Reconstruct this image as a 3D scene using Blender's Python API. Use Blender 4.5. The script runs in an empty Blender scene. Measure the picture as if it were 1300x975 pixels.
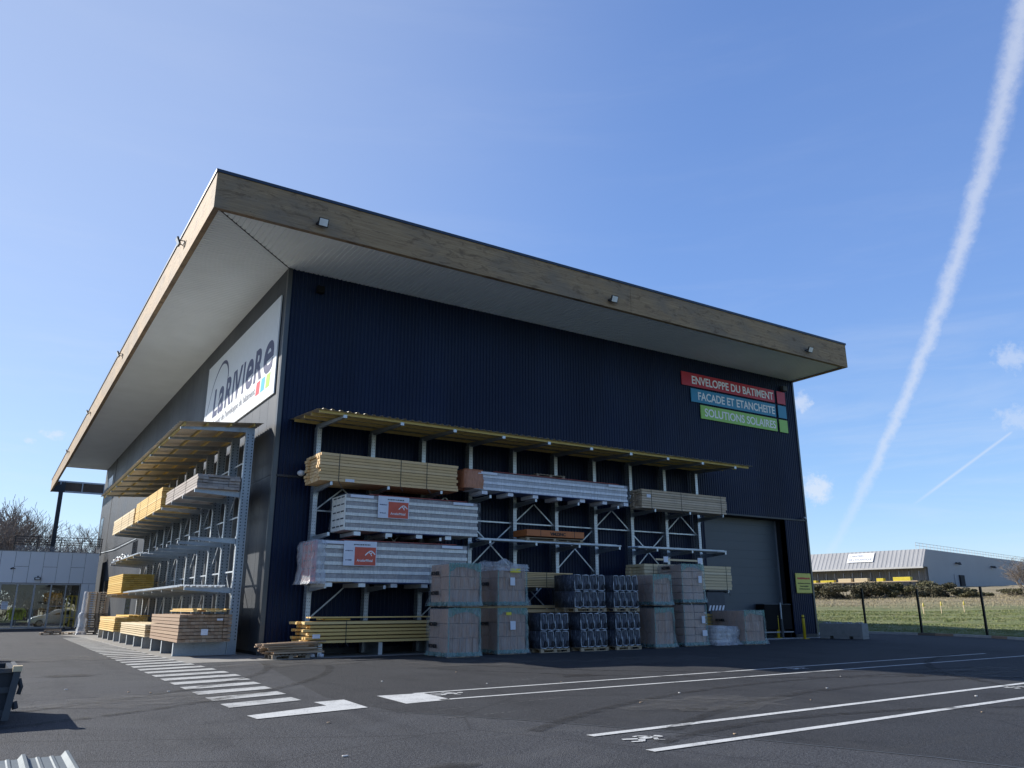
import bpy, bmesh, math, random
from mathutils import Vector, Matrix
R = math.radians
rnd = random.Random(7)
S = bpy.context.scene
COL = S.collection

# ------------------------------------------------------------------ camera
cam_data = bpy.data.cameras.new('camera')
cam = bpy.data.objects.new('camera', cam_data)
COL.objects.link(cam)
YAW, PITCH, ROLL = 0.572943, 0.275895, -0.0018188
F = Vector((math.sin(YAW)*math.cos(PITCH), math.cos(YAW)*math.cos(PITCH), math.sin(PITCH)))
RT = Vector((math.cos(YAW), -math.sin(YAW), 0)); UP = RT.cross(F)
c_, s_ = math.cos(ROLL), math.sin(ROLL)
RT2 = c_*RT + s_*UP; UP2 = -s_*RT + c_*UP
m = Matrix((RT2, UP2, -F)).transposed().to_4x4()
m.translation = Vector((-8.3815, -29.4951, 1.62))
cam.matrix_world = m
cam_data.sensor_width = 36.0
cam_data.lens = 1002.37/1300*36
cam_data.clip_start = 0.1
cam_data.clip_end = 4000
S.camera = cam

# ------------------------------------------------------------------ sky and sun
SUN_AZ_X, SUN_AZ_Y, SUN_EL = -0.588, 0.809, 29.5     # towards the sun (left and behind the warehouse)
W = bpy.data.worlds.new("World"); S.world = W; W.use_nodes = True
nt = W.node_tree; N = nt.nodes; L = nt.links
for n in list(N): N.remove(n)
out = N.new('ShaderNodeOutputWorld'); bg = N.new('ShaderNodeBackground')
sky = N.new('ShaderNodeTexSky'); sky.sky_type = 'NISHITA'; sky.sun_disc = False
sky.sun_elevation = R(SUN_EL); sky.sun_rotation = math.atan2(SUN_AZ_X, SUN_AZ_Y)
sky.altitude = 0; sky.air_density = 1.0; sky.dust_density = 0.15; sky.ozone_density = 3.5
bg.inputs['Strength'].default_value = 0.15
def wm(op, a, b=None, c=None):
    n = N.new('ShaderNodeMath'); n.operation = op
    for i, v in enumerate((a, b, c)):
        if v is None: continue
        if isinstance(v, (int, float)): n.inputs[i].default_value = v
        else: L.new(v, n.inputs[i])
    return n.outputs[0]
tc = N.new('ShaderNodeTexCoord'); DIR = tc.outputs['Generated']
def wdot(v):
    n = N.new('ShaderNodeVectorMath'); n.operation = 'DOT_PRODUCT'
    L.new(DIR, n.inputs[0]); n.inputs[1].default_value = v
    return n.outputs['Value']
def wnoise(scale, detail=5, rough=.55, vec=None, dist=0.0):
    n = N.new('ShaderNodeTexNoise'); n.inputs['Scale'].default_value = scale
    n.inputs['Detail'].default_value = detail; n.inputs['Roughness'].default_value = rough
    n.inputs['Distortion'].default_value = dist
    L.new(vec or DIR, n.inputs['Vector']); return n.outputs['Fac']
def wmap(v, a, b, c, d, smooth=True):
    n = N.new('ShaderNodeMapRange'); n.interpolation_type = 'SMOOTHSTEP' if smooth else 'LINEAR'
    L.new(v, n.inputs[0])
    for i, q in enumerate((a, b, c, d)): n.inputs[i+1].default_value = q
    return n.outputs[0]
# the broad old vapour trail, in coordinates of the sky itself
cd = wdot((0.8442, 0.4359, 0.312)); front = wm('GREATER_THAN', cd, 0.2)
cd1 = wm('MAXIMUM', cd, 0.2)
u = wm('DIVIDE', wdot((-0.5333, 0.7419, 0.4064)), cd1)
v = wm('DIVIDE', wdot((-0.0543, -0.5095, 0.8588)), cd1)
ctr = wm('ADD', wm('MULTIPLY', wm('MULTIPLY', v, v), 0.219), wm('MULTIPLY', v, -0.0137))
wob = wm('ADD', wm('MULTIPLY', wm('SUBTRACT', wnoise(34, 5, .7), 0.5), 0.013), wm('MULTIPLY', wm('SUBTRACT', wnoise(160, 5, .7), 0.5), 0.007))
du = wm('SUBTRACT', wm('ADD', u, wob), ctr)
wid = wm('MAXIMUM', wm('ADD', wm('MULTIPLY', v, 0.018), 0.0135), 0.0052)
prof = wm('SUBTRACT', 1.0, wm('MINIMUM', wm('DIVIDE', wm('ABSOLUTE', du), wid), 1.0))
prof = wm('MULTIPLY', prof, wm('ADD', 0.45, wm('MULTIPLY', wnoise(90, 7, .75), 1.1)))
prof = wmap(prof, 0.0, 1.05, 0, 1)
fade = wmap(v, -0.32, -0.12, 0.25, 1)
trail = wm('MULTIPLY', wm('MULTIPLY', prof, fade), wm('MULTIPLY', front, 0.5))
# thin second trail, low on the right
def thin_trail(a, b, w, amp):
    A, B = Vector(a), Vector(b); n = A.cross(B).normalized(); t = (B-A).normalized()
    d = wm('ABSOLUTE', wdot(tuple(n)))
    m1 = wm('SUBTRACT', 1.0, wm('MINIMUM', wm('DIVIDE', d, w), 1.0))
    tt = wdot(tuple(t)); ta, tb = A.dot(t), B.dot(t)
    m2 = wmap(tt, ta-0.005, ta+0.05, 0, 1); m3 = wmap(tt, tb-.004, tb+0.004, 1, 0)
    return wm('MULTIPLY', wm('MULTIPLY', m1, m2), wm('MULTIPLY', m3, amp))
trail2 = thin_trail((0.8542, 0.5095, 0.1041), (0.8968, 0.4043, 0.1799), 0.0024, 0.42)
def puff(c, r, amp, sc, stretch=1.0):
    C = Vector(c).normalized()
    U = Vector((0, 0, 1)).cross(C).normalized(); V = C.cross(U)
    x = wm('DIVIDE', wdot(tuple(U)), r*stretch); y = wm('DIVIDE', wdot(tuple(V)), r)
    rr = wm('SQRT', wm('ADD', wm('MULTIPLY', x, x), wm('MULTIPLY', y, y)))
    rr = wm('ADD', rr, wm('MULTIPLY', wm('SUBTRACT', wnoise(sc*1.4, 8, .7), 0.5), 2.4))
    rr = wm('ADD', rr, wm('MULTIPLY', wm('LESS_THAN', wdot(tuple(C)), 0.5), 10.0))
    return wm('MULTIPLY', wmap(rr, 0.15, 1.1, 1, 0), amp)
pf = None
for a in [((0.7809, 0.5795, 0.2332), .017, .5, 60, 1.0), ((0.8003, 0.5845, 0.1339), .020, .62, 60, 1.1),
          ((0.8861, 0.3867, 0.2554), .018, .38, 60, 1.2), ((0.8966, 0.3979, 0.1941), .017, .35, 70, 1.6),
          ((0.0386, 0.9824, 0.1828), .006, .45, 90, 2.6), ((0.015, 0.9826, 0.174), .004, .35, 90, 1.8)]:
    q = puff(*a); pf = q if pf is None else wm('MAXIMUM', pf, q)
# faint high cirrus streaks
mp = N.new('ShaderNodeMapping'); mp.inputs['Scale'].default_value = (1.2, 1.2, 9.0); mp.inputs['Rotation'].default_value = (0.06, 0.1, 0)
L.new(DIR, mp.inputs['Vector'])
cir = wmap(wnoise(2.6, 6, .62, mp.outputs['Vector'], .4), 0.42, 0.85, 0, 0.34)
zz = N.new('ShaderNodeSeparateXYZ'); L.new(DIR, zz.inputs[0])
cir = wm('MULTIPLY', cir, wmap(zz.outputs['Z'], 0.0, 0.5, 1.0, 0.12))
mask = wm('MINIMUM', wm('MAXIMUM', wm('MAXIMUM', trail, trail2), wm('MAXIMUM', pf, cir)), 1.0)
hsv = N.new('ShaderNodeHueSaturation'); hsv.inputs['Saturation'].default_value = 1.12
hsv.inputs['Hue'].default_value = 0.5
L.new(sky.outputs[0], hsv.inputs['Color'])
rp = N.new('ShaderNodeValToRGB'); e = rp.color_ramp.elements
while len(e) < 4: e.new(.5)
for i, (p_, c_3) in enumerate(((0.0, (.95, 1.42, 2.15)), (.12, (.74, 1.18, 2.12)), (.36, (.55, .91, 1.98)), (.80, (.34, .59, 1.48)))):
    e[i].position = p_; e[i].color = (*c_3, 1)
L.new(zz.outputs['Z'], rp.inputs[0])
m0 = N.new('ShaderNodeMixRGB'); m0.inputs['Fac'].default_value = .72; L.new(hsv.outputs[0], m0.inputs['Color1']); L.new(rp.outputs[0], m0.inputs['Color2'])
glow = wmap(wdot((SUN_AZ_X*.87, SUN_AZ_Y*.87, .49)), .3, 1.0, 0, .42)
m1_ = N.new('ShaderNodeMixRGB'); L.new(glow, m1_.inputs['Fac']); L.new(m0.outputs[0], m1_.inputs['Color1']); m1_.inputs['Color2'].default_value = (2.1, 2.3, 2.65, 1)
mix = N.new('ShaderNodeMixRGB'); L.new(mask, mix.inputs['Fac']); L.new(m1_.outputs[0], mix.inputs['Color1'])
mix.inputs['Color2'].default_value = (2.5, 2.62, 2.85, 1)
# added dimming of the sky overhead and behind the camera, weakens the fill light
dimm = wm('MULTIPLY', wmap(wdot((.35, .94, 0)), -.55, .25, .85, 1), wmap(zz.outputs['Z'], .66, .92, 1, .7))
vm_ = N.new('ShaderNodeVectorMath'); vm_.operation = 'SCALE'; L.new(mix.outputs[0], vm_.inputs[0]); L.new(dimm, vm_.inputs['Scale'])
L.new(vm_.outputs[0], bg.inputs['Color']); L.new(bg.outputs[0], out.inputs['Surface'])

sd = bpy.data.lights.new('sun', 'SUN'); sd.energy = 3.3; sd.angle = R(0.53); sd.color = (1.0, 0.95, 0.87)
so = bpy.data.objects.new('sun', sd); COL.objects.link(so)
hz = math.cos(R(SUN_EL)); sv = Vector((SUN_AZ_X*hz, SUN_AZ_Y*hz, math.sin(R(SUN_EL))))
so.rotation_euler = sv.to_track_quat('Z', 'Y').to_euler(); so.location = (-30, 40, 40)

S.view_settings.view_transform = 'Standard'; S.view_settings.look = 'None'
S.view_settings.gamma = 1; S.view_settings.use_curve_mapping = False
S.view_settings.exposure = 1.15
S.render.engine = 'CYCLES'
S.cycles.max_bounces = 8; S.cycles.transparent_max_bounces = 24
S.cycles.use_denoising = True

# ------------------------------------------------------------------ materials
MATS = {}
class NT:
    def __init__(s, name, base=(.5,.5,.5), rough=.6, metal=0., spec=.5):
        s.m = bpy.data.materials.new(name); s.m.use_nodes = True; MATS[name] = s.m
        s.n = s.m.node_tree.nodes; s.l = s.m.node_tree.links; s.b = s.n['Principled BSDF']
        s.b.inputs['Base Color'].default_value = (*base, 1); s.b.inputs['Roughness'].default_value = rough
        s.b.inputs['Metallic'].default_value = metal; s.b.inputs['Specular IOR Level'].default_value = spec
        s.base = base
        t = s.n.new('ShaderNodeTexCoord'); s.obj = t.outputs['Object']
    def mapping(s, scale, rot=(0,0,0), src=None):
        mp = s.n.new('ShaderNodeMapping'); mp.inputs['Scale'].default_value = scale; mp.inputs['Rotation'].default_value = rot
        s.l.new(src or s.obj, mp.inputs['Vector']); return mp.outputs[0]
    def noise(s, scale, detail=4, rough=.55, vec=None, dist=0):
        n = s.n.new('ShaderNodeTexNoise'); n.inputs['Scale'].default_value = scale; n.inputs['Detail'].default_value = detail
        n.inputs['Roughness'].default_value = rough; n.inputs['Distortion'].default_value = dist
        s.l.new(vec or s.obj, n.inputs['Vector']); return n.outputs['Fac']
    def ramp(s, fac, stops):
        r = s.n.new('ShaderNodeValToRGB'); e = r.color_ramp.elements
        while len(e) < len(stops): e.new(.5)
        for i, (p, c) in enumerate(stops):
            e[i].position = p; e[i].color = (*c, 1) if len(c) == 3 else c
        s.l.new(fac, r.inputs[0]); return r.outputs[0]
    def mix(s, fac, a, b, mode='MIX'):
        x = s.n.new('ShaderNodeMixRGB'); x.blend_type = mode
        for i, v in enumerate((fac, a, b)):
            if isinstance(v, (int, float)): x.inputs[i].default_value = v
            elif isinstance(v, tuple): x.inputs[i].default_value = (*v, 1)
            else: s.l.new(v, x.inputs[i])
        return x.outputs[0]
    def math(s, op, a, b=None):
        x = s.n.new('ShaderNodeMath'); x.operation = op
        for i, v in enumerate((a, b)):
            if v is None: continue
            if isinstance(v, (int, float)): x.inputs[i].default_value = v
            else: s.l.new(v, x.inputs[i])
        return x.outputs[0]
    def mr(s, v, a, b, c, d):
        n = s.n.new('ShaderNodeMapRange'); s.l.new(v, n.inputs[0])
        for i, q in enumerate((a, b, c, d)): n.inputs[i+1].default_value = q
        return n.outputs[0]
    def island(s):
        g = s.n.new('ShaderNodeNewGeometry'); return g.outputs['Random Per Island']
    def color(s, c): s.l.new(c, s.b.inputs['Base Color']); return s
    def rough(s, c): s.l.new(c, s.b.inputs['Roughness']); return s
    def bump(s, h, strength=.3, dist=.01):
        b = s.n.new('ShaderNodeBump'); b.inputs['Strength'].default_value = strength; b.inputs['Distance'].default_value = dist
        s.l.new(h, b.inputs['Height']); s.l.new(b.outputs[0], s.b.inputs['Normal']); return s

def sc(c, k): return tuple(min(1, x*k) for x in c)
def simple(name, c, rough=.6, metal=0., var=.12, scale=3, bump=0, spec=.5):
    t = NT(name, c, rough, metal, spec)
    f = t.noise(scale, 5, .6)
    t.color(t.ramp(f, [(.3, sc(c, 1-var)), (.7, sc(c, 1+var))]))
    if bump: t.bump(t.noise(scale*8, 4), bump, .01)
    return t.m

def mk_asphalt(name, kk):
    t = NT(name, rough=.86, spec=.3)
    big = t.noise(.11, 4, .6); mid = t.noise(1.3, 4, .6, t.mapping((1, .35, 1), (0, 0, R(8))))
    fine = t.noise(55, 3, .75); mg = t.noise(26, 3, .8); v = t.n.new('ShaderNodeTexVoronoi'); v.inputs['Scale'].default_value = 70
    t.l.new(t.obj, v.inputs['Vector'])
    stone = t.ramp(v.outputs['Color'], [(.25, (.014, .014, .016)), (.6, (.05, .05, .05)), (.85, (.14, .137, .13))])
    base = t.ramp(big, [(.36, (.022, .023, .028)), (.5, (.042, .043, .048)), (.64, (.075, .076, .080))])
    c = t.mix(.5, base, stone); c = t.mix(.55, c, t.ramp(mg, [(.38, (.010, .010, .012)), (.62, (.135, .135, .14))]))
    c = t.mix(t.mr(mid, .5, .75, 0, .5), c, (.075, .073, .071))
    # tyre-dust streaks and pale dried patches
    st = t.noise(.9, 6, .65, t.mapping((.18, 2.2, 1), (0, 0, R(-6))), .6)
    c = t.mix(t.mr(st, .56, .74, 0, .5), c, (.095, .09, .083))
    st2 = t.noise(.5, 5, .6, t.mapping((2.0, .22, 1), (0, 0, R(12))), .3)
    c = t.mix(t.mr(st2, .54, .72, 0, .6), c, (.026, .027, .031))
    bl = t.noise(.33, 6, .7, None, 1.2); c = t.mix(t.mr(bl, .52, .64, 0, .35), c, (.085, .086, .09)); c = t.mix(t.mr(bl, .46, .36, 0, .4), c, (.022, .023, .027))
    vc = t.n.new('ShaderNodeTexVoronoi'); vc.feature = 'DISTANCE_TO_EDGE'; vc.inputs['Scale'].default_value = .16
    t.l.new(t.mix(.035, t.obj, t.n.new('ShaderNodeTexNoise').outputs['Color']), vc.inputs['Vector'])
    c = t.mix(t.mr(vc.outputs['Distance'], .0, .006, .55, 0), c, (.018, .018, .02))
    sp = t.noise(9, 2, .5); c = t.mix(t.mr(sp, .73, .77, 0, .4), c, (.13, .125, .115))
    c = t.mix(1.0, c, (kk*.97, kk*1.01, kk*1.07), 'MULTIPLY')
    t.color(c).bump(t.math('ADD', fine, v.outputs['Distance']), .7, .014)
    t.rough(t.mr(big, .3, .7, .78, .93))
mk_asphalt('asphalt', .94); mk_asphalt('asphalt_new', .60)
def mk_paint(name, c, wear=.5):
    t = NT(name, c, .7)
    f = t.noise(38, 5, .75); g = t.noise(2.2, 4, .6)
    k = t.math('ADD', f, t.math('MULTIPLY', g, .5))
    t.color(t.mix(t.mr(k, .86-wear*.2, .98, 0, .85), c, (.07, .07, .073))).bump(t.noise(60, 3), .4, .006)
mk_paint('road_paint', (.56, .57, .56), .6)
mk_paint('road_paint_worn', (.50, .51, .50), 1.0)
def mk_concrete(name, c, sc_=1.5):
    t = NT(name, c, .9); f = t.noise(sc_, 6, .65); g = t.noise(30, 4, .7)
    col = t.ramp(f, [(.25, sc(c, .72)), (.5, c), (.75, sc(c, 1.2))])
    t.color(t.mix(.25, col, t.ramp(g, [(.3, sc(c, .6)), (.7, sc(c, 1.3))]))).bump(g, .4, .01)
mk_concrete('concrete', (.25, .24, .22)); mk_concrete('block_concrete', (.25, .25, .24), 3)
mk_concrete('kerb_concrete', (.42, .41, .39)); mk_concrete('kerb_stained', (.16, .13, .10)); mk_concrete('kerb_rusty', (.33, .22, .15))

def mk_glulam():
    t = NT('glulam_wood', rough=.75)
    lam = t.noise(1.0, 3, .5, t.mapping((.16, .16, 26), src=t.obj))
    grain = t.noise(2.2, 6, .7, t.mapping((.9, .9, 30)), .8)
    patch = t.noise(.35, 5, .65, t.mapping((1, 1, 2)))
    c = t.ramp(lam, [(.3, (.30, .19, .10)), (.5, (.43, .295, .155)), (.7, (.56, .41, .24))])
    c = t.mix(.5, c, t.ramp(grain, [(.3, (.16, .105, .06)), (.7, (.56, .43, .28))]))
    c = t.mix(t.mr(patch, .45, .62, 0, .7), c, (.25, .21, .165)); p2_ = t.noise(1.1, 6, .75, t.mapping((1, 1, 3)), 1.0); c = t.mix(t.mr(p2_, .52, .64, 0, .7), c, (.15, .095, .055))
    drip = t.noise(1.6, 5, .7, t.mapping((1, 1, .15)))
    c = t.mix(t.mr(drip, .6, .8, 0, .35), c, (.18, .14, .10))
    k = t.n.new('ShaderNodeTexVoronoi'); k.inputs['Scale'].default_value = 1.6; t.l.new(t.mapping((1, 1, 2.5)), k.inputs['Vector'])
    c = t.mix(t.mr(k.outputs['Distance'], .03, .06, .7, 0), c, (.09, .055, .03))
    t.color(t.mix(1.0, c, (.86, .82, .78), 'MULTIPLY')).bump(grain, .4, .02)
mk_glulam()
def mk_cladding(name, c, rough, metal, streak=.2):
    t = NT(name, c, rough, metal)
    d = t.noise(.5, 6, .6, t.mapping((1, 1, .12))); e = t.noise(.25, 3)
    col = t.ramp(d, [(.3, sc(c, 1-streak)), (.7, sc(c, 1+streak))])
    t.color(col); t.rough(t.mr(e, .3, .7, rough-.06, rough+.08))
    t.bump(t.noise(.8, 2), .15, .02)
mk_cladding('navy_cladding', (.0052, .0140, .044), .45, .0)
MATS['navy_cladding'].node_tree.nodes['Principled BSDF'].inputs['Specular IOR Level'].default_value = .22
mk_cladding('grey_cladding', (.034, .040, .050), .5, .25, .12)
mk_cladding('dark_trim', (.020, .026, .036), .4, .3)
mk_cladding('corner_metal', (.09, .095, .10), .35, .6)
simple('soffit_panel', (.86, .90, .90), .55, 0, .04, .6)
simple('roof_trim', (.035, .05, .075), .4, .5)
simple('roof_membrane', (.25, .25, .26), .8)
simple('dark_joint', (.006, .007, .009), .8)
simple('door_grey', (.075, .090, .105), .5, .1, .04, .7)
simple('white_panel', (.84, .86, .89), .35, .0, .03, .4)
simple('frame_grey', (.36, .38, .41), .45, .5, .06)
def mk_galv(name, c, rough=.45, metal=.65):
    t = NT(name, c, rough, metal)
    v = t.n.new('ShaderNodeTexVoronoi'); v.inputs['Scale'].default_value = 26; t.l.new(t.obj, v.inputs['Vector'])
    a = t.ramp(v.outputs['Color'], [(.2, sc(c, .93)), (.8, sc(c, 1.05))])
    d = t.noise(1.2, 6, .65, t.mapping((1, 1, .3)))
    t.color(t.mix(t.mr(d, .55, .75, 0, .35), a, (.25, .24, .22))); t.rough(t.mr(d, .3, .7, rough-.08, rough+.15))
mk_galv('galvanised_steel', (.34, .385, .43)); mk_galv('galvanised_flange', (.60, .64, .67), .4, .5)
mk_galv('corrugated_sheet', (.52, .50, .44), .45, .55); mk_galv('zinc_profile', (.42, .47, .53), .4, .6)
mk_galv('roof_sheet', (.13, .155, .17), .6, .3)

def mk_wood(name, a, b, c3, wet=.0, dirt=(.1,.07,.04), dirtamt=.3):
    t = NT(name, rough=.78)
    isl = t.island()
    col = t.ramp(isl, [(0, a), (.5, b), (1, c3)])
    gr = t.noise(3, 6, .7, t.mapping((4, 4, 22)), .5); g2 = t.noise(2, 4, .6)
    col = t.mix(t.mr(gr, .45, .8, 0, .35), col, sc(a, .55))
    col = t.mix(t.mr(g2, .5, .75, 0, dirtamt), col, dirt)
    k = t.n.new('ShaderNodeTexVoronoi'); k.inputs['Scale'].default_value = 3.2; t.l.new(t.obj, k.inputs['Vector'])
    col = t.mix(t.mr(k.outputs['Distance'], .05, .09, .6, 0), col, sc(a, .3))
    t.color(col).bump(gr, .3, .006)
mk_wood('timber_yellow', (.68, .44, .14), (.76, .52, .19), (.82, .61, .29), dirtamt=.12, dirt=(.45,.28,.1))
mk_wood('timber_golden', (.60, .36, .07), (.66, .42, .09), (.70, .47, .13), dirtamt=.1, dirt=(.4,.24,.06))
mk_wood('timber_pale', (.60, .47, .28), (.68, .54, .33), (.74, .62, .42), dirtamt=.1, dirt=(.45,.33,.2))
mk_wood('timber_tan', (.66, .44, .20), (.73, .50, .25), (.79, .57, .32), dirtamt=.2, dirt=(.34,.24,.14))
mk_wood('timber_grey', (.50, .38, .26), (.60, .47, .33), (.68, .55, .41), dirtamt=.3, dirt=(.25,.19,.14))
mk_wood('timber_brown', (.40, .28, .18), (.32, .21, .135), (.48, .36, .25), dirtamt=.25, dirt=(.22,.14,.08))
mk_wood('timber_weathered', (.34, .30, .27), (.44, .39, .36), (.50, .46, .42), dirtamt=.35, dirt=(.16,.11,.08))
mk_wood('timber_scrap', (.34, .22, .13), (.44, .31, .2), (.52, .40, .28), dirtamt=.3)
mk_wood('pallet_wood', (.40, .31, .20), (.46, .36, .24), (.34, .26, .17), dirtamt=.35)
mk_wood('pallet_wood_old', (.22, .17, .12), (.28, .22, .16), (.34, .27, .2), dirtamt=.4)
mk_wood('purlin_timber', (.64, .48, .16), (.70, .54, .2), (.6, .45, .15), dirtamt=.1)

def mk_film(name, c, alpha, rough=.18, wr=14, strength=.9, lo=.3, hi=.7):
    t = NT(name, c, rough)
    w = t.noise(wr, 4, .6, t.mapping((1, 1, .3), (0, R(14), 0)), 1.0)
    t.bump(w, strength, .03)
    tr = t.n.new('ShaderNodeBsdfTransparent'); ms = t.n.new('ShaderNodeMixShader')
    a = t.mr(t.noise(wr*1.3, 5, .65, t.mapping((1, 1, .2), (0, R(10), 0)), .6), lo, hi, max(0, alpha-.12), min(1, alpha+.22))
    o = t.n['Material Output']
    t.l.new(a, ms.inputs[0]); t.l.new(tr.outputs[0], ms.inputs[1]); t.l.new(t.b.outputs[0], ms.inputs[2]); t.l.new(ms.outputs[0], o.inputs['Surface'])
mk_film('clear_film', (.50, .54, .60), .08, .12, 7, 1.0, .35, .75)
mk_film('milky_film', (.66, .69, .74), .36, .2, 6)
mk_film('teal_film', (.10, .30, .27), .50, .3, 9)
mk_film('pale_green_film', (.46, .52, .54), .20, .14, 7, 1.0, .35, .75)
mk_film('brown_film', (.24, .20, .18), .9, .25)
mk_film('orange_film', (.52, .20, .10), .8, .3)
def mk_tile():
    t = NT('clay_tile_pack', rough=.85)
    i = t.island(); g = t.noise(3, 5, .6); st = t.noise(12, 3, .6, t.mapping((6, 6, .3)))
    c = t.ramp(i, [(0, (.44, .27, .19)), (.5, (.52, .34, .25)), (1, (.36, .235, .175))])
    c = t.mix(t.mr(st, .45, .7, 0, .5), c, (.24, .15, .12)); c = t.mix(t.mr(g, .5, .75, 0, .4), c, (.42, .29, .23))
    t.color(c).bump(st, .5, .01)
mk_tile()
def mk_card():
    t = NT('cardboard_pack', rough=.85); i = t.island(); g = t.noise(2.5, 5, .6)
    c = t.ramp(i, [(0, (.44, .30, .24)), (1, (.54, .39, .31))])
    t.color(t.mix(t.mr(g, .5, .75, 0, .4), c, (.25, .16, .11))).bump(g, .3, .02)
mk_card()
def mk_pot():
    t = NT('wrapped_chimney_pot', rough=.32)
    i = t.island(); w = t.noise(11, 5, .7, t.mapping((1.6, 1, .3), (0, R(6), 0)), 1.2)
    c = t.mix(t.mr(w, .50, .74, 0, .7), (.030, .038, .058), (.34, .39, .48))  # pale streaks paint the film's highlights into the colour
    t.color(c).bump(w, 1.0, .05)
mk_pot()
simple('film_edge', (.66, .72, .82), .3, 0, .3, 9)
simple('pot_hollow', (.004, .006, .014), .6)
simple('cream_panel', (.88, .86, .78), .45, 0, .05, 1.5)
simple('foam_edge', (.40, .365, .34), .8, 0, .25, 6)
simple('white_label', (.72, .74, .80), .5, 0, .06, 6)
simple('yellow_label', (.75, .62, .04), .5, 0, .05)
simple('orange_red_label', (.62, .10, .055), .5, 0, .1, 3)
simple('red_strip', (.42, .07, .05), .5)
simple('blue_sheet', (.02, .05, .19), .4)
simple('orange_box', (.50, .155, .045), .6, 0, .08, 2)
simple('black_ink', (.012, .012, .014), .6, 0, 0)
simple('white_ink', (.9, .9, .9), .5, 0, .02)
simple('strap', (.03, .03, .03), .5)
simple('sign_red', (.52, .012, .022), .35, 0, .04); simple('sign_cyan', (.012, .235, .40), .35, 0, .04)
simple('sign_green', (.30, .58, .09), .35, 0, .04); simple('sign_white', (.76, .78, .80), .4, 0, .03)
simple('logo_navy', (.012, .018, .10), .4, 0, .03)
simple('logo_grey', (.20, .21, .25), .5, 0, .03)
simple('bright_red', (.62, .02, .03), .4, 0, .03); simple('bright_cyan', (.03, .42, .58), .4, 0, .03); simple('bright_green', (.38, .60, .05), .4, 0, .03)
simple('bollard_yellow', (.62, .45, .02), .45, 0, .1)
simple('sign_yellow', (.66, .60, .12), .5, 0, .05)
simple('black_plastic', (.008, .008, .009), .8, 0, .1, 3, 0, .15); simple('lamp_housing', (.035, .035, .038), .45, .3)
simple('lamp_glass', (.75, .77, .78), .3)
simple('white_plastic', (.72, .72, .72), .35)
simple('fence_green_black', (.008, .010, .012), .45, .3)
simple('rail_dark', (.03, .035, .04), .4, .5)
simple('far_cladding', (.24, .265, .30), .55, .1, .05, .15); simple('far_roof', (.33, .335, .345), .55, .2, .08, .3)
simple('far_wall_ribbed', (.22, .22, .225), .6, .1, .08, .3); simple('far_gutter', (.5, .5, .5), .5)
simple('beam_brown', (.10, .065, .045), .7, 0, .25, 2)
simple('skip_steel', (.03, .036, .046), .55, .4, .3, 2, .3)
simple('car_white', (.88, .89, .92), .22, .0, .02); simple('tyre', (.02, .02, .02), .8); simple('alloy', (.4, .41, .42), .35, .7)
simple('car_glass', (.02, .025, .03), .08); simple('cage_yellow', (.66, .45, .03), .5)
simple('hi_vis', (.55, .72, .04), .7); simple('interior_floor', (.25, .24, .23), .5); simple('interior_wall', (.22, .21, .20), .8)
simple('stone_bag', (.62, .58, .54), .6, 0, .25, 4, .6)
simple('paper_litter', (.7, .68, .64), .8)
simple('bark', (.20, .17, .14), .9, 0, .3, 4, .5); simple('twig', (.24, .20, .165), .9, 0, .3, 2)
simple('stake_yellow', (.75, .6, .05), .6)
simple('graphite', (.065, .072, .08), .7)
simple('sky_reflection_white', (.85, .86, .88), .25)  # window pane white, the sky's reflection painted as its colour
def mk_glass():
    t = NT('window_glass', (.02, .025, .03), .03); t.b.inputs['Specular IOR Level'].default_value = .9
    g = t.n.new('ShaderNodeBsdfGlossy'); g.inputs['Roughness'].default_value = .02; g.inputs['Color'].default_value = (.9, .92, .95, 1)
    tr = t.n.new('ShaderNodeBsdfTransparent'); tr.inputs['Color'].default_value = (.62, .66, .67, 1)
    fr = t.n.new('ShaderNodeFresnel'); fr.inputs[0].default_value = 1.45
    ms = t.n.new('ShaderNodeMixShader'); t.l.new(fr.outputs[0], ms.inputs[0]); t.l.new(tr.outputs[0], ms.inputs[1]); t.l.new(g.outputs[0], ms.inputs[2])
    t.l.new(ms.outputs[0], t.n['Material Output'].inputs['Surface'])
mk_glass()
def mk_ground():
    t = NT('meadow_ground', rough=.95)
    sx = t.n.new('ShaderNodeSeparateXYZ'); t.l.new(t.obj, sx.inputs[0])
    s = t.math('ADD', t.math('MULTIPLY', t.math('SUBTRACT', sx.outputs['X'], 40), .866), t.math('MULTIPLY', sx.outputs['Y'], .5))
    s = t.math('ADD', s, t.math('MULTIPLY', t.math('SUBTRACT', t.noise(.12, 5, .6), .5), 16))
    gn = t.noise(.8, 6, .7); g2 = t.noise(6, 4, .7)
    green = t.ramp(gn, [(.3, (.10, .14, .045)), (.48, (.17, .21, .07)), (.66, (.28, .26, .13))])
    dry = t.ramp(gn, [(.3, (.26, .20, .125)), (.7, (.42, .34, .22))])
    c = t.mix(t.mr(s, 26, 46, 0, 1), green, dry)
    t.color(t.mix(.35, c, t.ramp(g2, [(.3, (.03, .04, .012)), (.7, (.2, .19, .09))]))).bump(g2, .6, .1)
mk_ground()
def mk_blade(name, a, b, c3):
    t = NT(name, rough=.8); t.color(t.ramp(t.island(), [(0, a), (.5, b), (1, c3)]))
mk_blade('grass_blade', (.13, .18, .05), (.20, .24, .08), (.32, .30, .15))
mk_blade('dry_stem', (.32, .27, .17), (.42, .35, .23), (.28, .26, .13))
mk_blade('hedge_leaf', (.045, .048, .024), (.085, .080, .042), (.14, .12, .07))
mk_blade('gorse_leaf', (.06, .065, .03), (.10, .10, .045), (.17, .14, .07))

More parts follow.
